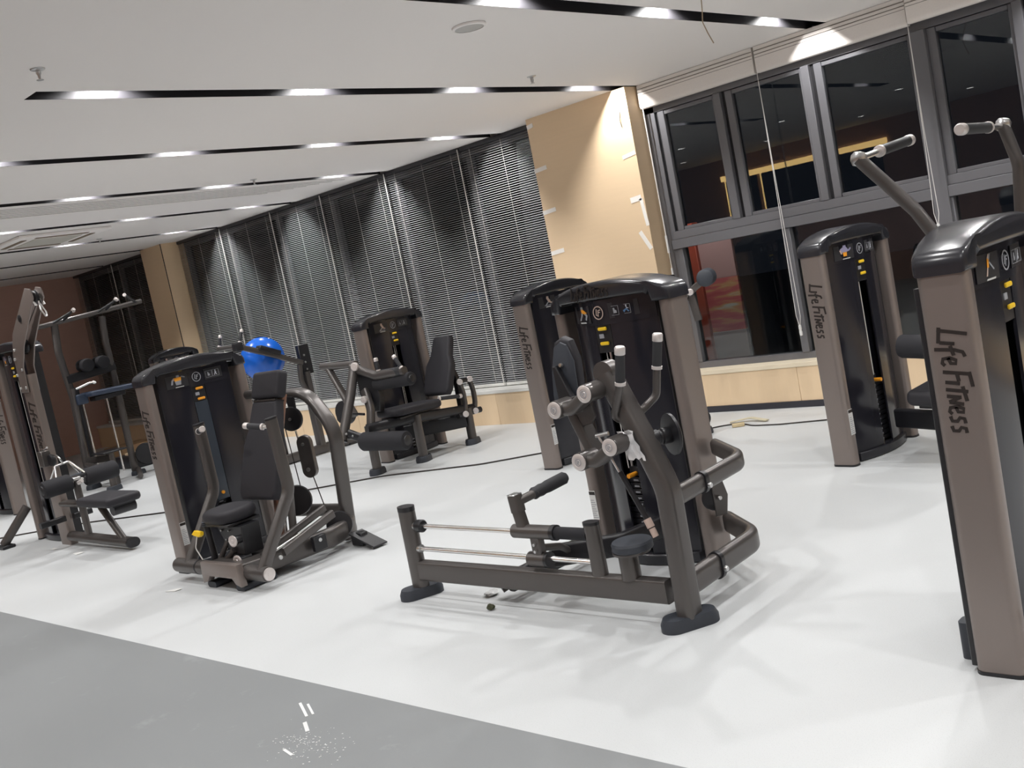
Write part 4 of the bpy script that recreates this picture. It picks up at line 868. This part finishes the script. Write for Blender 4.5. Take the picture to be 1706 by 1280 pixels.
# ------------------------------------------------------------------ H: tall pulldown and row machine at the left
H = Thing('pulldown_machine', 'tall pulldown and row machine at the left with black bench and knee rollers', 'gym machine', (-9.3, 3.65, 0))
tower(H, (-9.70, 3.72, 0), 0, 1.80, 'back', logo_side=0, sticker=False, sides=(-1,))
mp = H.part('mast', TITAN, MB().tube([(-9.315, 3.62, 0.0), (-9.315, 3.62, 1.55)], rrect(0.20, 0.07, 0.012), up=(0, 1, 0)))
H.part('lettering', INK, lettering(MB(), (-9.365, 3.5842, 1.30), (0, 0, -1), (1, 0, 0), 0.085), mp)
hp = H.part('head_plate', TITAN, MB().prism([(-0.10, 1.40), (0.06, 1.40), (0.07, 1.62), (0.20, 1.80), (0.62, 2.16), (0.60, 2.24), (0.50, 2.26), (0.02, 1.92), (-0.08, 1.75)], (-9.315, 3.575, 0), (1, 0, 0), (0, 0, 1), 0.012, 0.003, 1))
H.part('head_plate', TITAN, MB().prism([(-0.10, 1.40), (0.06, 1.40), (0.07, 1.62), (0.20, 1.80), (0.62, 2.16), (0.60, 2.24), (0.50, 2.26), (0.02, 1.92), (-0.08, 1.75)], (-9.315, 3.665, 0), (1, 0, 0), (0, 0, 1), 0.012, 0.003, 1))
for x, z in ((-9.40, 1.44), (-9.28, 1.44), (-9.40, 1.56), (-9.37, 1.70), (-9.33, 1.78), (-9.27, 1.60)): bolt(H, (x, 3.566, z), (0, -1, 0), 0.013, hp)
for p in ((-8.78, 2.17), (-9.22, 1.80)): H.part('cable_pulley', BLACK, MB().lathe([(0, -0.02), (0.055, -0.02), (0.062, -0.012), (0.056, 0), (0.062, 0.012), (0.055, 0.02), (0, 0.02)], (p[0], 3.62, p[1]), (0, 1, 0), 24))
for y in (3.585, 3.655): H.part('pulley_cheek', CHROME, MB().tube([(-8.70, y, 2.10), (-8.82, y, 2.235)], rrect(0.006, 0.02, 0.002), up=(0, 1, 0)))
H.part('cable_clip', CHROME, MB().tube([(-8.715, 3.62, 2.13), (-8.66, 3.60, 2.05), (-8.63, 3.62, 1.98), (-8.67, 3.64, 2.03), (-8.715, 3.62, 2.12)], circ(0.008, 8), 0.03))
H.part('bumper', BLACK, MB().lathe([(0, -0.03), (0.03, -0.02), (0.035, 0), (0.03, 0.02), (0, 0.03)], (-9.05, 3.58, 2.03), (0, 1, 0), 16))
H.part('lift_cable', INK, MB().cyl((-8.78, 3.62, 2.11), (-9.22, 3.62, 1.86), 0.004, 6))
# bench
H.part('base_rail', TITAN2, MB().tube([(-9.22, 3.62, 0.075), (-8.08, 3.62, 0.06)], OV(0.11, 0.075), up=(0, 0, 1))); H.part('rail_cap', BLACK, MB().tube([(-8.085, 3.62, 0.06), (-8.06, 3.62, 0.06)], OV(0.116, 0.08), up=(0, 0, 1)))
H.part('seat_rail', TITAN2, MB().tube([(-9.25, 3.62, 0.375), (-8.30, 3.62, 0.375)], OV(0.085, 0.055), up=(0, 0, 1)))
H.part('seat_post', TITAN2, MB().tube([(-8.87, 3.62, 0.08), (-8.87, 3.62, 0.62)], OV(0.055, 0.07), up=(1, 0, 0)))
H.part('diagonal_post', TITAN2, MB().tube([(-8.50, 3.62, 0.35), (-8.22, 3.62, 0.08)], OV(0.05, 0.06), up=(0, 1, 0)))
H.part('seat_pad', VINYL, MB().prism(rrect(0.62, 0.30, 0.05), (-8.33, 3.62, 0.425), (1, 0, 0), (0, 1, 0), 0.07, 0.026, 4)); H.part('seat_plate', BLACK, MB().bb((-8.62, 3.52, 0.375), (-8.06, 3.72, 0.392), 0.004, 1)); H.part('seat_buffer', BLACK, MB().cyl((-8.10, 3.53, 0.355), (-8.10, 3.72, 0.355), 0.045, 18))
roller(H, (-8.87, 3.33, 0.575), (-8.87, 3.575, 0.58), 0.075); roller(H, (-8.87, 3.70, 0.585), (-8.87, 3.99, 0.59), 0.078); H.part('roller_axle', CHROME, MB().cyl((-8.87, 3.57, 0.58), (-8.87, 3.71, 0.585), 0.018, 12)); H.part('post_collar', STEEL, MB().box((-8.87, 3.62, 0.60), (0.075, 0.07, 0.03), None, 0.006, 1)); H.part('pull_pin', ALU, MB().cyl((-8.83, 3.62, 0.56), (-8.79, 3.64, 0.575), 0.018, 12))
for y0, y1 in ((3.36, 3.58), (3.66, 3.82)): H.part('foot_rest', BLACK, MB().tube([(-9.19, y0, 0.245), (-9.19, y1, 0.25)], rrect(0.06, 0.05, 0.012), up=(0, 0, 1)))
H.part('pulley_box', TITAN2, MB().bb((-9.30, 3.52, 0.73), (-9.20, 3.60, 0.87), 0.006, 1)); H.part('cable_pulley', BLACK, MB().lathe([(0, -0.018), (0.05, -0.018), (0.055, 0), (0.05, 0.018), (0, 0.018)], (-9.16, 3.58, 0.78), (0, 1, 0), 22)); H.part('stop_pin', CHROME, MB().cyl((-9.20, 3.55, 0.885), (-9.12, 3.55, 0.90), 0.010, 10))
hx, hz = -9.00, 0.73
H.part('pull_handle', CHROME, MB().tube([(hx-0.14, 3.50, hz-0.14), (hx-0.03, 3.54, hz), (hx+0.03, 3.64, hz+0.02), (hx+0.16, 3.70, hz-0.10)], circ(0.010, 10), 0.03)); H.part('pull_handle', CHROME, MB().tube([(hx-0.03, 3.54, hz), (hx+0.03, 3.50, hz-0.13)], circ(0.010, 10))); H.part('pull_handle', CHROME, MB().tube([(hx+0.03, 3.64, hz+0.02), (hx+0.01, 3.72, hz-0.10)], circ(0.010, 10))); H.part('handle_bars', GRIP, MB().cyl((hx-0.16, 3.50, hz-0.145), (hx+0.17, 3.71, hz-0.11), 0.016, 12)); H.part('cable_clip', CHROME, MB().tube([(hx-0.05, 3.58, hz+0.09), (hx+0.03, 3.57, hz+0.07), (hx+0.02, 3.6, hz+0.0), (hx-0.04, 3.6, hz+0.05)], circ(0.008, 8), 0.02)); H.part('low_cable', INK, MB().cyl((-9.16, 3.58, 0.83), (hx-0.03, 3.58, hz+0.08), 0.004, 6))
H.part('stabiliser_leg', TITAN2, MB().tube([(-10.20, 3.37, 0.03), (-10.10, 3.62, 0.33)], rrect(0.07, 0.08, 0.02), up=(1, 0, 0))); H.part('leg_plate', BLACK, MB().bb((-10.30, 3.32, 0), (-10.10, 3.44, 0.03), 0.006, 1))

# ------------------------------------------------------------------ K, J: partly hidden towers
K = Thing('tower_machine', 'titanium tower machine cut off by the left edge, behind the pulldown machine', 'gym machine', (-12.6, 4.33, 0))
tower(K, (-12.66, 4.33, 0), 0, 1.40, 'back', logo_side=1)
J = Thing('tower_machine', 'far black tower machine whose top shows over the seated press machine', 'gym machine', (-12.7, 6.84, 0))
tower(J, (-12.75, 6.86, 0), pi/2, 1.42, 'curl', W_=0.66, sticker=False)

# ------------------------------------------------------------------ I: assisted pull-up frame at the far left
I = Thing('pullup_frame', 'tall dark pull-up frame standing in the far left corner', 'gym machine', (-12.7, 5.65, 0))
for y0, y1, y2 in ((5.35, 5.40, 5.37), (5.95, 5.97, 5.98)):
    I.part('upright', TITAN2, MB().tube([(-12.70, y0, 0.02), (-12.70, y1, 1.15), (-12.66, y2-0.03, 1.72), (-12.70, y2+0.02, 2.06)], OV(0.07, 0.09), 0.3, up=(0, 1, 0)))
for (x, y) in ((-12.55, 5.32), (-11.86, 5.26), (-12.66, 5.97)): foot(I, (x, y, 0), (0.13, 0.20), 0.3)
I.part('foot_post', TITAN2, MB().tube([(-11.86, 5.26, 0.03), (-11.90, 5.28, 0.22), (-12.66, 5.36, 0.30)], OV(0.06, 0.08), 0.1, up=(0, 1, 0)))
I.part('rear_foot_rail', TITAN2, MB().tube([(-12.66, 5.98, 0.06), (-12.10, 5.72, 0.05)], OV(0.06, 0.07), up=(0, 0, 1)))
I.part('top_bar', TITAN2, MB().tube([(-12.70, 5.15, 2.06), (-12.70, 6.56, 2.17)], OV(0.075, 0.06), up=(0, 0, 1)))
for y, dy, dx in ((5.36, 0.20, 0.18), (5.50, 0.06, 0.2), (5.95, 0.18, 0.2), (6.06, 0.06, 0.2), (6.48, -0.22, 0.2)):
    a = Vector((-12.68, y, 2.06+(y-5.15)*0.08)); b = a+Vector((dx, dy, 0.10)); I.part('chin_handle', BLACK, MB().cyl(a, b, 0.016, 12)); I.part('grip_tip', ALU, MB().cyl(b, b+(b-a).normalized()*0.025, 0.022, 12))
I.part('cross_beam', BLACK, MB().tube([(-12.68, 5.36, 1.37), (-12.68, 6.0, 1.42)], rrect(0.07, 0.11, 0.02), up=(0, 0, 1)))
for y in (5.60, 5.80): I.part('elbow_pad', FOAM, MB().lathe([(0, 0), (0.05, 0), (0.075, 0.01), (0.08, 0.03), (0.08, 0.25), (0.05, 0.26), (0, 0.26)], (-12.50, y, 1.50), (-1, 0.1, 0), 24))
I.part('knee_platform', NAVY, MB().prism(rrect(0.34, 0.66, 0.04), (-12.5, 5.80, 1.14), (1, 0, 0), (0, 1, -0.02), 0.06, 0.02, 3)); I.part('platform_bracket', BLACK, MB().bb((-12.60, 5.55, 1.05), (-12.44, 5.95, 1.105), 0.006, 1)); I.part('side_pad', NAVY, MB().bb((-12.62, 5.36, 1.04), (-12.50, 5.50, 1.17), 0.02, 3))
for y in (5.48, 5.79): I.part('guide_rod', CHROME, MB().cyl((-12.66, y, 0.10), (-12.66, y, 1.06), 0.013, 12))
I.part('dip_handle', CHROME, MB().tube([(-12.55, 5.40, 1.24), (-12.45, 5.52, 1.28), (-12.40, 5.56, 1.28)], circ(0.016, 12), 0.04)); I.part('knob', WHITE, MB().lathe([(0, 0), (0.02, 0), (0.024, 0.02), (0, 0.03)], (-12.40, 5.56, 1.27), (0.5, 0.3, 0.6), 14))
I.part('handle_post', TITAN2, MB().tube([(-12.62, 5.34, 0.55), (-12.56, 5.36, 1.25)], OV(0.05, 0.06), up=(0, 1, 0)))
I.part('step_plate', BLACK, MB().bb((-12.5, 5.36, 0.41), (-12.15, 5.66, 0.43), 0.006, 1)); I.part('step_post', TITAN2, MB().cyl((-12.35, 5.52, 0.0), (-12.35, 5.52, 0.41), 0.05, 18)); I.part('step_brace', TITAN2, MB().tube([(-12.66, 5.36, 0.34), (-12.30, 5.50, 0.34)], rrect(0.05, 0.08, 0.01), up=(0, 0, 1)))
I.part('counter_disc', BLACK, MB().lathe([(0, -0.02), (0.13, -0.02), (0.14, 0), (0.13, 0.02), (0, 0.02)], (-12.60, 6.10, 0.24), (1, -0.3, 0), 28))
I.part('back_frame', BROWNW if False else BLACK, MB().tube([(-12.95, 5.55, 0.02), (-12.9, 5.55, 1.25)], OV(0.05, 0.06), up=(1, 0, 0)))

# ------------------------------------------------------------------ things lying about
T = Thing('wooden_plank', 'short pale wooden plank lying on a black slab at the far wall', 'plank', (-13.6, 6.72, 0.165))
T.part('board', WOOD, MB().box((-13.6, 6.72, 0.180), (0.30, 0.75, 0.03), Matrix.Rotation(0.1, 3, 'Z'), 0.003, 1))
tag(finish('rubber_slab', MB().box((-13.6, 6.72, 0.082), (0.62, 0.95, 0.163), Matrix.Rotation(0.05, 3, 'Z'), 0.01, 2), BLACK), 'black slab on the floor under the short pale plank', 'slab')
tag(finish('plastic_sheet', MB().box((-14.2, 6.0, 0.004), (0.9, 0.7, 0.007), Matrix.Rotation(0.4, 3, 'Z'), 0.002, 1), mat('pale_blue_sheet', (0.30, 0.38, 0.50), 0.3)), 'pale blue sheet lying flat on the floor behind the pull-up frame', 'sheet')
tag(finish('cardboard_box', MB().bb((-15.6, 6.9, 0.0), (-15.0, 7.5, 0.16), 0.004, 1), mat('cardboard', (0.42, 0.27, 0.15), 0.7)), 'low brown cardboard box on the floor near the far column', 'box')
tag(finish('floor_cable', MB().tube([(-11.9, 2.9, 0.007), (-10.9, 3.55, 0.007), (-10.1, 4.15, 0.007), (-9.3, 4.5, 0.007), (-8.6, 4.85, 0.007), (-7.98, 5.28, 0.007), (-7.4, 5.74, 0.007), (-6.48, 6.08, 0.007), (-5.85, 6.58, 0.007), (-5.2, 7.2, 0.007)], circ(0.0065, 8), 0.5, n=8), INK), 'long thin black cable running across the floor past the leg machine', 'cable')
tag(finish('floor_cable', MB().tube([(-4.85, 6.98, 0.006), (-4.66, 7.20, 0.006), (-4.5, 7.22, 0.006), (-4.38, 7.13, 0.006), (-4.13, 7.13, 0.006), (-3.7, 7.23, 0.006), (-3.2, 7.3, 0.006)], circ(0.0055, 8), 0.2, n=8), INK), 'thin dark cable on the floor under the right window wall', 'cable')
tag(finish('cable_tie_wood', MB().box((-4.50, 7.13, 0.017), (0.10, 0.035, 0.03), Matrix.Rotation(0.5, 3, 'Z'), 0.006, 2), mat('pale_wood_scrap', (0.62, 0.50, 0.30), 0.6)), 'small pale wood scrap beside the cable under the right window', 'scrap')
tag(finish('packing_strip', MB().tube([(-4.66, 7.27, 0.012), (-4.5, 7.33, 0.03), (-4.32, 7.28, 0.012)], rrect(0.045, 0.008, 0.003), 0.1), mat('cream_strip', (0.60, 0.55, 0.40), 0.6)), 'cream packing strip crossing the cable under the right window', 'scrap')
def crumple(name, c, r, mt, label, cat, seed, flat=0.5):
    random.seed(seed); b = MB(); bmesh.ops.create_icosphere(b.b, subdivisions=2, radius=1.0)
    lo = 9
    for v in b.b.verts:
        k = r*random.uniform(0.65, 1.05); v.co = Vector((v.co.x*k, v.co.y*k, v.co.z*k*flat)); lo = min(lo, v.co.z)
    for v in b.b.verts: v.co += Vector((c[0], c[1], c[2]-lo))
    return tag(finish(name, b, mt, angle=10), label, cat)
crumple('dried_leaf', (-3.64, 3.29, 0), 0.022, mat('dark_green_leaf', (0.045, 0.05, 0.02), 0.6), 'small dark green crumpled leaf on the floor before the central machine', 'leaf', 5, 0.8)
crumple('plastic_scrap', (-3.80, 3.46, 0), 0.045, mat('clear_film_scrap', (0.62, 0.63, 0.63), 0.2), 'crumpled clear plastic scrap under the central machine beam', 'scrap', 9, 0.35)
def scrap(c, pts, label):
    b = MB().prism(pts, (c[0], c[1], 0.004), (1, 0, 0), (0, 1, 0.04), 0.002); tag(finish('paper_scrap', b, mat('white_paper', (0.78, 0.78, 0.76), 0.7)), label, 'paper')
scrap((-6.33, 3.02), [(-0.05, -0.03), (0.04, -0.01), (0.055, 0.04), (0.0, 0.03)], 'white paper scrap on the floor left of the press machine base')
scrap((-9.30, 3.45), [(-0.03, -0.01), (0.05, -0.01), (0.06, 0.03), (-0.02, 0.03)], 'white paper scrap at the foot of the pulldown machine mast')
scrap((-8.72, 3.42), [(-0.06, -0.01), (0.05, -0.03), (0.06, 0.04), (-0.02, 0.03)], 'cream paper scrap beside the bench rail of the pulldown machine')
crumple('paper_ball', (-6.42, 1.70, 0), 0.05, mat('white_tissue', (0.8, 0.8, 0.8), 0.7), 'white crumpled tissue on the grey walkway at the left edge', 'paper', 12, 0.6)

# ------------------------------------------------------------------ ceiling fittings
def sprinkler(x, y, label):
    T = Thing('fire_sprinkler', label, 'sprinkler', (x, y, CEIL), 0, 'sprinkler heads on the ceiling'); T.o.scale = (0.8, 0.8, 0.62)
    T.part('escutcheon', STEEL, MB().lathe([(0.012, -0.001), (0.045, -0.001), (0.042, -0.008), (0.014, -0.018)], (0, 0, 0), (0, 0, 1), 20), local=True)
    T.part('nozzle', STEEL, MB().lathe([(0.014, -0.016), (0.016, -0.035), (0.010, -0.05), (0.006, -0.075), (0, -0.075)], (0, 0, 0), (0, 0, 1), 14), local=True)
    b = MB()
    for s in (-1, 1): b.tube([(s*0.013, 0, -0.035), (s*0.018, 0, -0.055), (s*0.004, 0, -0.085)], circ(0.003, 6), 0.01)
    T.part('frame_arms', STEEL, b, local=True)
    T.part('deflector', STEEL, MB().lathe([(0, -0.083), (0.022, -0.085), (0.022, -0.088), (0, -0.088)], (0, 0, 0), (0, 0, 1), 16), local=True)
sprinkler(-4.97, 2.33, 'metal sprinkler head on the ceiling at the top left corner'); sprinkler(-5.09, 6.10, 'metal sprinkler head on the ceiling left of the near pillar')
sprinkler(-8.82, 6.03, 'metal sprinkler head between the third and fourth black ceiling slots'); sprinkler(-12.41, 6.07, 'metal sprinkler head nearest the far wooden column')
T = Thing('ceiling_speaker', 'round flat white ceiling fitting near the first black slot', 'ceiling fitting', (-4.06, 4.41, CEIL))
T.part('rim', CEILM, MB().lathe([(0.085, 0), (0.10, -0.002), (0.098, -0.012), (0.084, -0.016)], (0, 0, 0), (0, 0, 1), 32, True), local=True); T.part('cover', mat('grey_grille_cover', (0.52, 0.51, 0.49), 0.6), MB().lathe([(0, -0.024), (0.05, -0.022), (0.084, -0.014), (0.084, -0.004)], (0, 0, 0), (0, 0, 1), 32), local=True)
tag(finish('hanging_wire', MB().tube([(-3.34, 5.72, 2.999), (-3.365, 5.75, 2.93), (-3.38, 5.755, 2.86), (-3.36, 5.76, 2.79), (-3.335, 5.765, 2.72)], circ(0.0035, 6), 0.05), mat('bare_wire', (0.40, 0.30, 0.20), 0.5)), 'loose brown wire dangling from the first black ceiling slot', 'wire')
T = Thing('air_conditioner', 'square ceiling cassette air conditioner between the far black slots', 'air conditioner', (-11.75, 5.15, CEIL-0.002))
T.part('panel', CEILM, MB().bb((-0.52, -0.52, -0.03), (0.52, 0.52, 0), 0.008, 2), local=True); T.part('intake_grille', mat('ac_grille', (0.6, 0.58, 0.52), 0.6), MB().bb((-0.28, -0.28, -0.038), (0.28, 0.28, -0.0301), 0.004, 1), local=True)
for i, (a, b) in enumerate((((-0.30, 0.36), (0.30, 0.42)), ((-0.30, -0.42), (0.30, -0.36)), ((0.36, -0.30), (0.42, 0.30)), ((-0.42, -0.30), (-0.36, 0.30)))): T.part('air_slot', mat('ac_louvre', (0.22, 0.17, 0.12), 0.6), MB().bb((a[0], a[1], -0.036), (b[0], b[1], -0.0301), 0.002, 1), local=True)
# linear air grille panel between the third and fourth slots
T = Thing('linear_grille', 'long panel of thin linear slits in the ceiling between two black slots', 'air grille', (-9.95, 5.2, CEIL))
gb = MB()
for k in range(7):
    x = -9.35-0.085*k; gb.bb((x-0.004, 2.6, CEIL-0.0025), (x+0.004, 7.6-0.12*k, CEIL-0.0005))
T.part('slit', mat('slit_shadow_gap', (0.25, 0.22, 0.20), 0.8), gb, stuff=True)
T.part('frame', CEILM, MB().bb((-9.90, 2.5, CEIL-0.002), (-9.88, 7.0, CEIL-0.0003)))

# ------------------------------------------------------------------ tapes on the near pillar
for (x, z, l) in ((-6.63, 2.92, 0.09), (-6.64, 2.50, 0.17), (-6.635, 2.09, 0.18), (-6.63, 1.69, 0.18)): tape([(x+0.012, z), (x+l, z+0.012)], 0.04, pil)
tape([(-5.57, 2.40), (-5.425, 2.42)], 0.035, pil); tape([(-5.57, 2.01), (-5.45, 2.02)], 0.05, pil); tape([(-5.455, 2.01), (-5.44, 1.84), (-5.43, 1.76)], 0.035, pil); tape([(-5.53, 1.72), (-5.44, 1.55)], 0.04, pil)
finish('wire_stub', MB().tube([(-5.51, PYF-0.004, 2.80), (-5.515, PYF-0.02, 2.72), (-5.51, PYF-0.012, 2.66)], circ(0.004, 6), 0.03), STEEL, pil)

# ------------------------------------------------------------------ the far side of the room, seen only in the window glass
AMBER = emis('amber_led', (1.0, 0.66, 0.25), 7.0); MIRROR = mat('dark_mirror', (0.03, 0.035, 0.05), 0.08, 0, 0.8)
for x0, x1, lab in ((-11.38, -10.62, 'dark wall mirror with amber glowing border, reflected left in the window glass'), (-10.55, -8.0, 'wide dark wall mirror with amber glowing border, reflected in the window glass')):
    T = Thing('backlit_mirror', lab, 'mirror', ((x0+x1)/2, YB+0.03, 1.2))
    T.part('mirror_glass', MIRROR, MB().bb((x0+0.02, YB+0.03, 1.76), (x1-0.02, YB+0.05, 2.54)))
    b = MB(); b.bb((x0-0.10, YB+0.005, 2.55), (x1+0.10, YB+0.03, 2.66)); b.bb((x0-0.02, YB+0.005, 1.76), (x0+0.02, YB+0.03, 2.55))
    T.part('glow_border', AMBER, b)
T = Thing('reflection_board', 'made-up board outside the window with the red and yellow reflection painted on', 'board', (-6.2, 9.2, 0))  # added board outside; its colours imitate a red reflection in the glass
REFL = bpy.data.materials.new('red_reflection_paint'); REFL.use_nodes = True; nt = REFL.node_tree; Bq = nt.nodes['Principled BSDF']
tc = nt.nodes.new('ShaderNodeTexCoord'); mp_ = nt.nodes.new('ShaderNodeMapping'); mp_.inputs['Scale'].default_value = (1.2, 1, 7)
nz = nt.nodes.new('ShaderNodeTexNoise'); nz.inputs['Scale'].default_value = 2.2; nz.inputs['Detail'].default_value = 6
cr = nt.nodes.new('ShaderNodeValToRGB'); e = cr.color_ramp.elements; e[0].position = 0.35; e[0].color = (0.46, 0.08, 0.10, 1); e[1].position = 0.62; e[1].color = (0.62, 0.36, 0.16, 1)
e2 = cr.color_ramp.elements.new(0.5); e2.color = (0.56, 0.13, 0.14, 1); e3 = cr.color_ramp.elements.new(0.72); e3.color = (0.6, 0.6, 0.55, 1)
nt.links.new(tc.outputs['Object'], mp_.inputs['Vector']); nt.links.new(mp_.outputs[0], nz.inputs['Vector']); nt.links.new(nz.outputs['Fac'], cr.inputs[0]); nt.links.new(cr.outputs[0], Bq.inputs['Base Color'])
T.part('reflection_panel', REFL, MB().bb((-5.90, 9.18, 0.56), (-5.50, 9.22, 1.11), 0.004, 1)); T.part('upper_panel', mat('pink_panel', (0.50, 0.31, 0.31), 0.5), MB().bb((-5.90, 9.18, 1.11), (-5.50, 9.22, 1.62), 0.004, 1)); T.part('edge_post', mat('red_post', (0.42, 0.07, 0.04), 0.5), MB().bb((-6.04, 9.14, 0.0), (-5.90, 9.26, 1.72), 0.006, 1)); T.part('base_strip', mat('grey_board', (0.36, 0.30, 0.31), 0.5), MB().bb((-5.90, 9.175, 0), (-5.50, 9.225, 0.56), 0.004, 1))
T.part('added_lamp_housing', BLACK, MB().bb((-5.85, 8.34, 2.40), (-5.65, 8.44, 2.46), 0.01, 2))  # made-up housing, out of view, for the beam below
ol = bpy.data.lights.new('added_board_beam', 'SPOT'); ol.energy = 38; ol.spot_size = radians(70); ol.spot_blend = 0.5; ol.shadow_soft_size = 0.04; ol.color = (1, 0.95, 0.9)  # added spot that only brightens the reflection board, no known lamp
oo = bpy.data.objects.new('added_board_beam', ol); COL.objects.link(oo); oo.location = (-5.75, 8.42, 2.38); oo.rotation_euler = Vector((0, 0.8, -1.55)).to_track_quat('-Z', 'Y').to_euler()
# garden plants outside the blinds, lit by a garden spike lamp
LEAF = mat('yellow_green_leaf', (0.34, 0.36, 0.05), 0.5)
def shrub(c, h, n, label, seed, spread):
    T = Thing('garden_shrub', label, 'shrub', c); random.seed(seed); st = MB(); lf = MB()
    for i in range(n):
        a = random.uniform(0, 2*pi); r = random.uniform(0.1, spread); top = Vector((c[0]+r*cos(a), c[1]+r*sin(a), c[2]+h*random.uniform(0.6, 1)))
        st.tube([(c[0]+0.1*r*cos(a), c[1]+0.1*r*sin(a), c[2]), (c[0]+0.4*r*cos(a), c[1]+0.4*r*sin(a), c[2]+h*0.5), top], circ(0.008, 5), 0.2, n=3)
        for k in range(7):
            b = random.uniform(0, 2*pi); d = Vector((cos(b), sin(b), random.uniform(-0.2, 0.9))).normalized(); l = random.uniform(0.10, 0.22); w = d.orthogonal().normalized()*0.016
            o = top-Vector((0, 0, random.uniform(0, 0.3*h))); lf.quad(o, o+d*l*0.5+w, o+d*l, o+d*l*0.5-w)
    T.part('stem', LEAF, st, stuff=True); T.part('leaf', LEAF, lf, stuff=True)
    gl = bpy.data.lights.new('garden_lamp_beam', 'SPOT'); gl.energy = 160; gl.spot_size = radians(60); gl.spot_blend = 0.4; gl.shadow_soft_size = 0.05; gl.color = (1, 0.9, 0.6)
    g = bpy.data.objects.new('garden_lamp_beam', gl); COL.objects.link(g); g.location = (c[0]+0.3, c[1]-0.7, c[2]+0.15); g.rotation_euler = Vector((-0.3, 0.7, h-0.35)).to_track_quat('-Z', 'Y').to_euler()
    T.part('spike_lamp', BLACK, MB().cyl((c[0]+0.3, c[1]-0.7, c[2]), (c[0]+0.3, c[1]-0.7, c[2]+0.13), 0.03, 12))
shrub((-11.95, 9.7, -0.05), 2.5, 14, 'yellow green lit shrub outside, seen through the middle blinds', 4, 0.35)
shrub((-19.0, 9.9, -0.05), 2.0, 10, 'pale lit shrub outside, seen through the far blinds', 8, 0.5)
T = Thing('garden_lamp', 'small amber lamp on a short post outside, low behind the blinds', 'lamp', (-10.23, 10.4, -0.05))
T.part('lamp_globe', emis('amber_lamp', (1.0, 0.55, 0.1), 6.0), MB().lathe([(0, -0.05), (0.04, -0.035), (0.05, 0), (0.04, 0.035), (0, 0.05)], (-10.23, 10.4, 0.81)))
T.part('post', BLACK, MB().cyl((-10.23, 10.4, -0.05), (-10.23, 10.4, 0.77), 0.025, 12))
struct('ground_outside', MB().bb((-22, 8.3, -0.15), (10, 30, -0.05)), mat('night_paving', (0.06, 0.06, 0.065), 0.7))
# dusty smear and flecks on the walkway
random.seed(21); dm = MB()
for (x, y, l, a, w) in ((-3.66, 2.17, 0.17, 0.45, 0.012), (-3.63, 2.185, 0.13, 0.45, 0.010), (-3.50, 2.07, 0.10, 0.5, 0.016), (-3.38, 1.90, 0.08, 0.2, 0.012)):
    dx, dy = cos(a)*l/2, -sin(a)*l/2; nx, ny = sin(a)*w/2, cos(a)*w/2
    dm.prism([(x-dx-nx, y-dy-ny), (x+dx-nx, y+dy-ny), (x+dx+nx, y+dy+ny), (x-dx+nx, y-dy+ny)], (0, 0, 0.0012), (1, 0, 0), (0, 1, 0), 0.0008)
for i in range(150):
    x, y, r = random.gauss(-3.36, 0.11), random.gauss(1.98, 0.05), random.uniform(0.0015, 0.005)
    dm.prism([(x-r, y), (x, y-r*0.7), (x+r, y), (x, y+r*0.8)], (0, 0, 0.0012), (1, 0, 0), (0, 1, 0), 0.0008)
o = tag(finish('dust_flecks', dm, mat('white_dust', (0.72, 0.73, 0.73), 0.8)), 'white dust smear and flecks on the grey walkway at the bottom', 'dust'); o['kind'] = 'stuff'
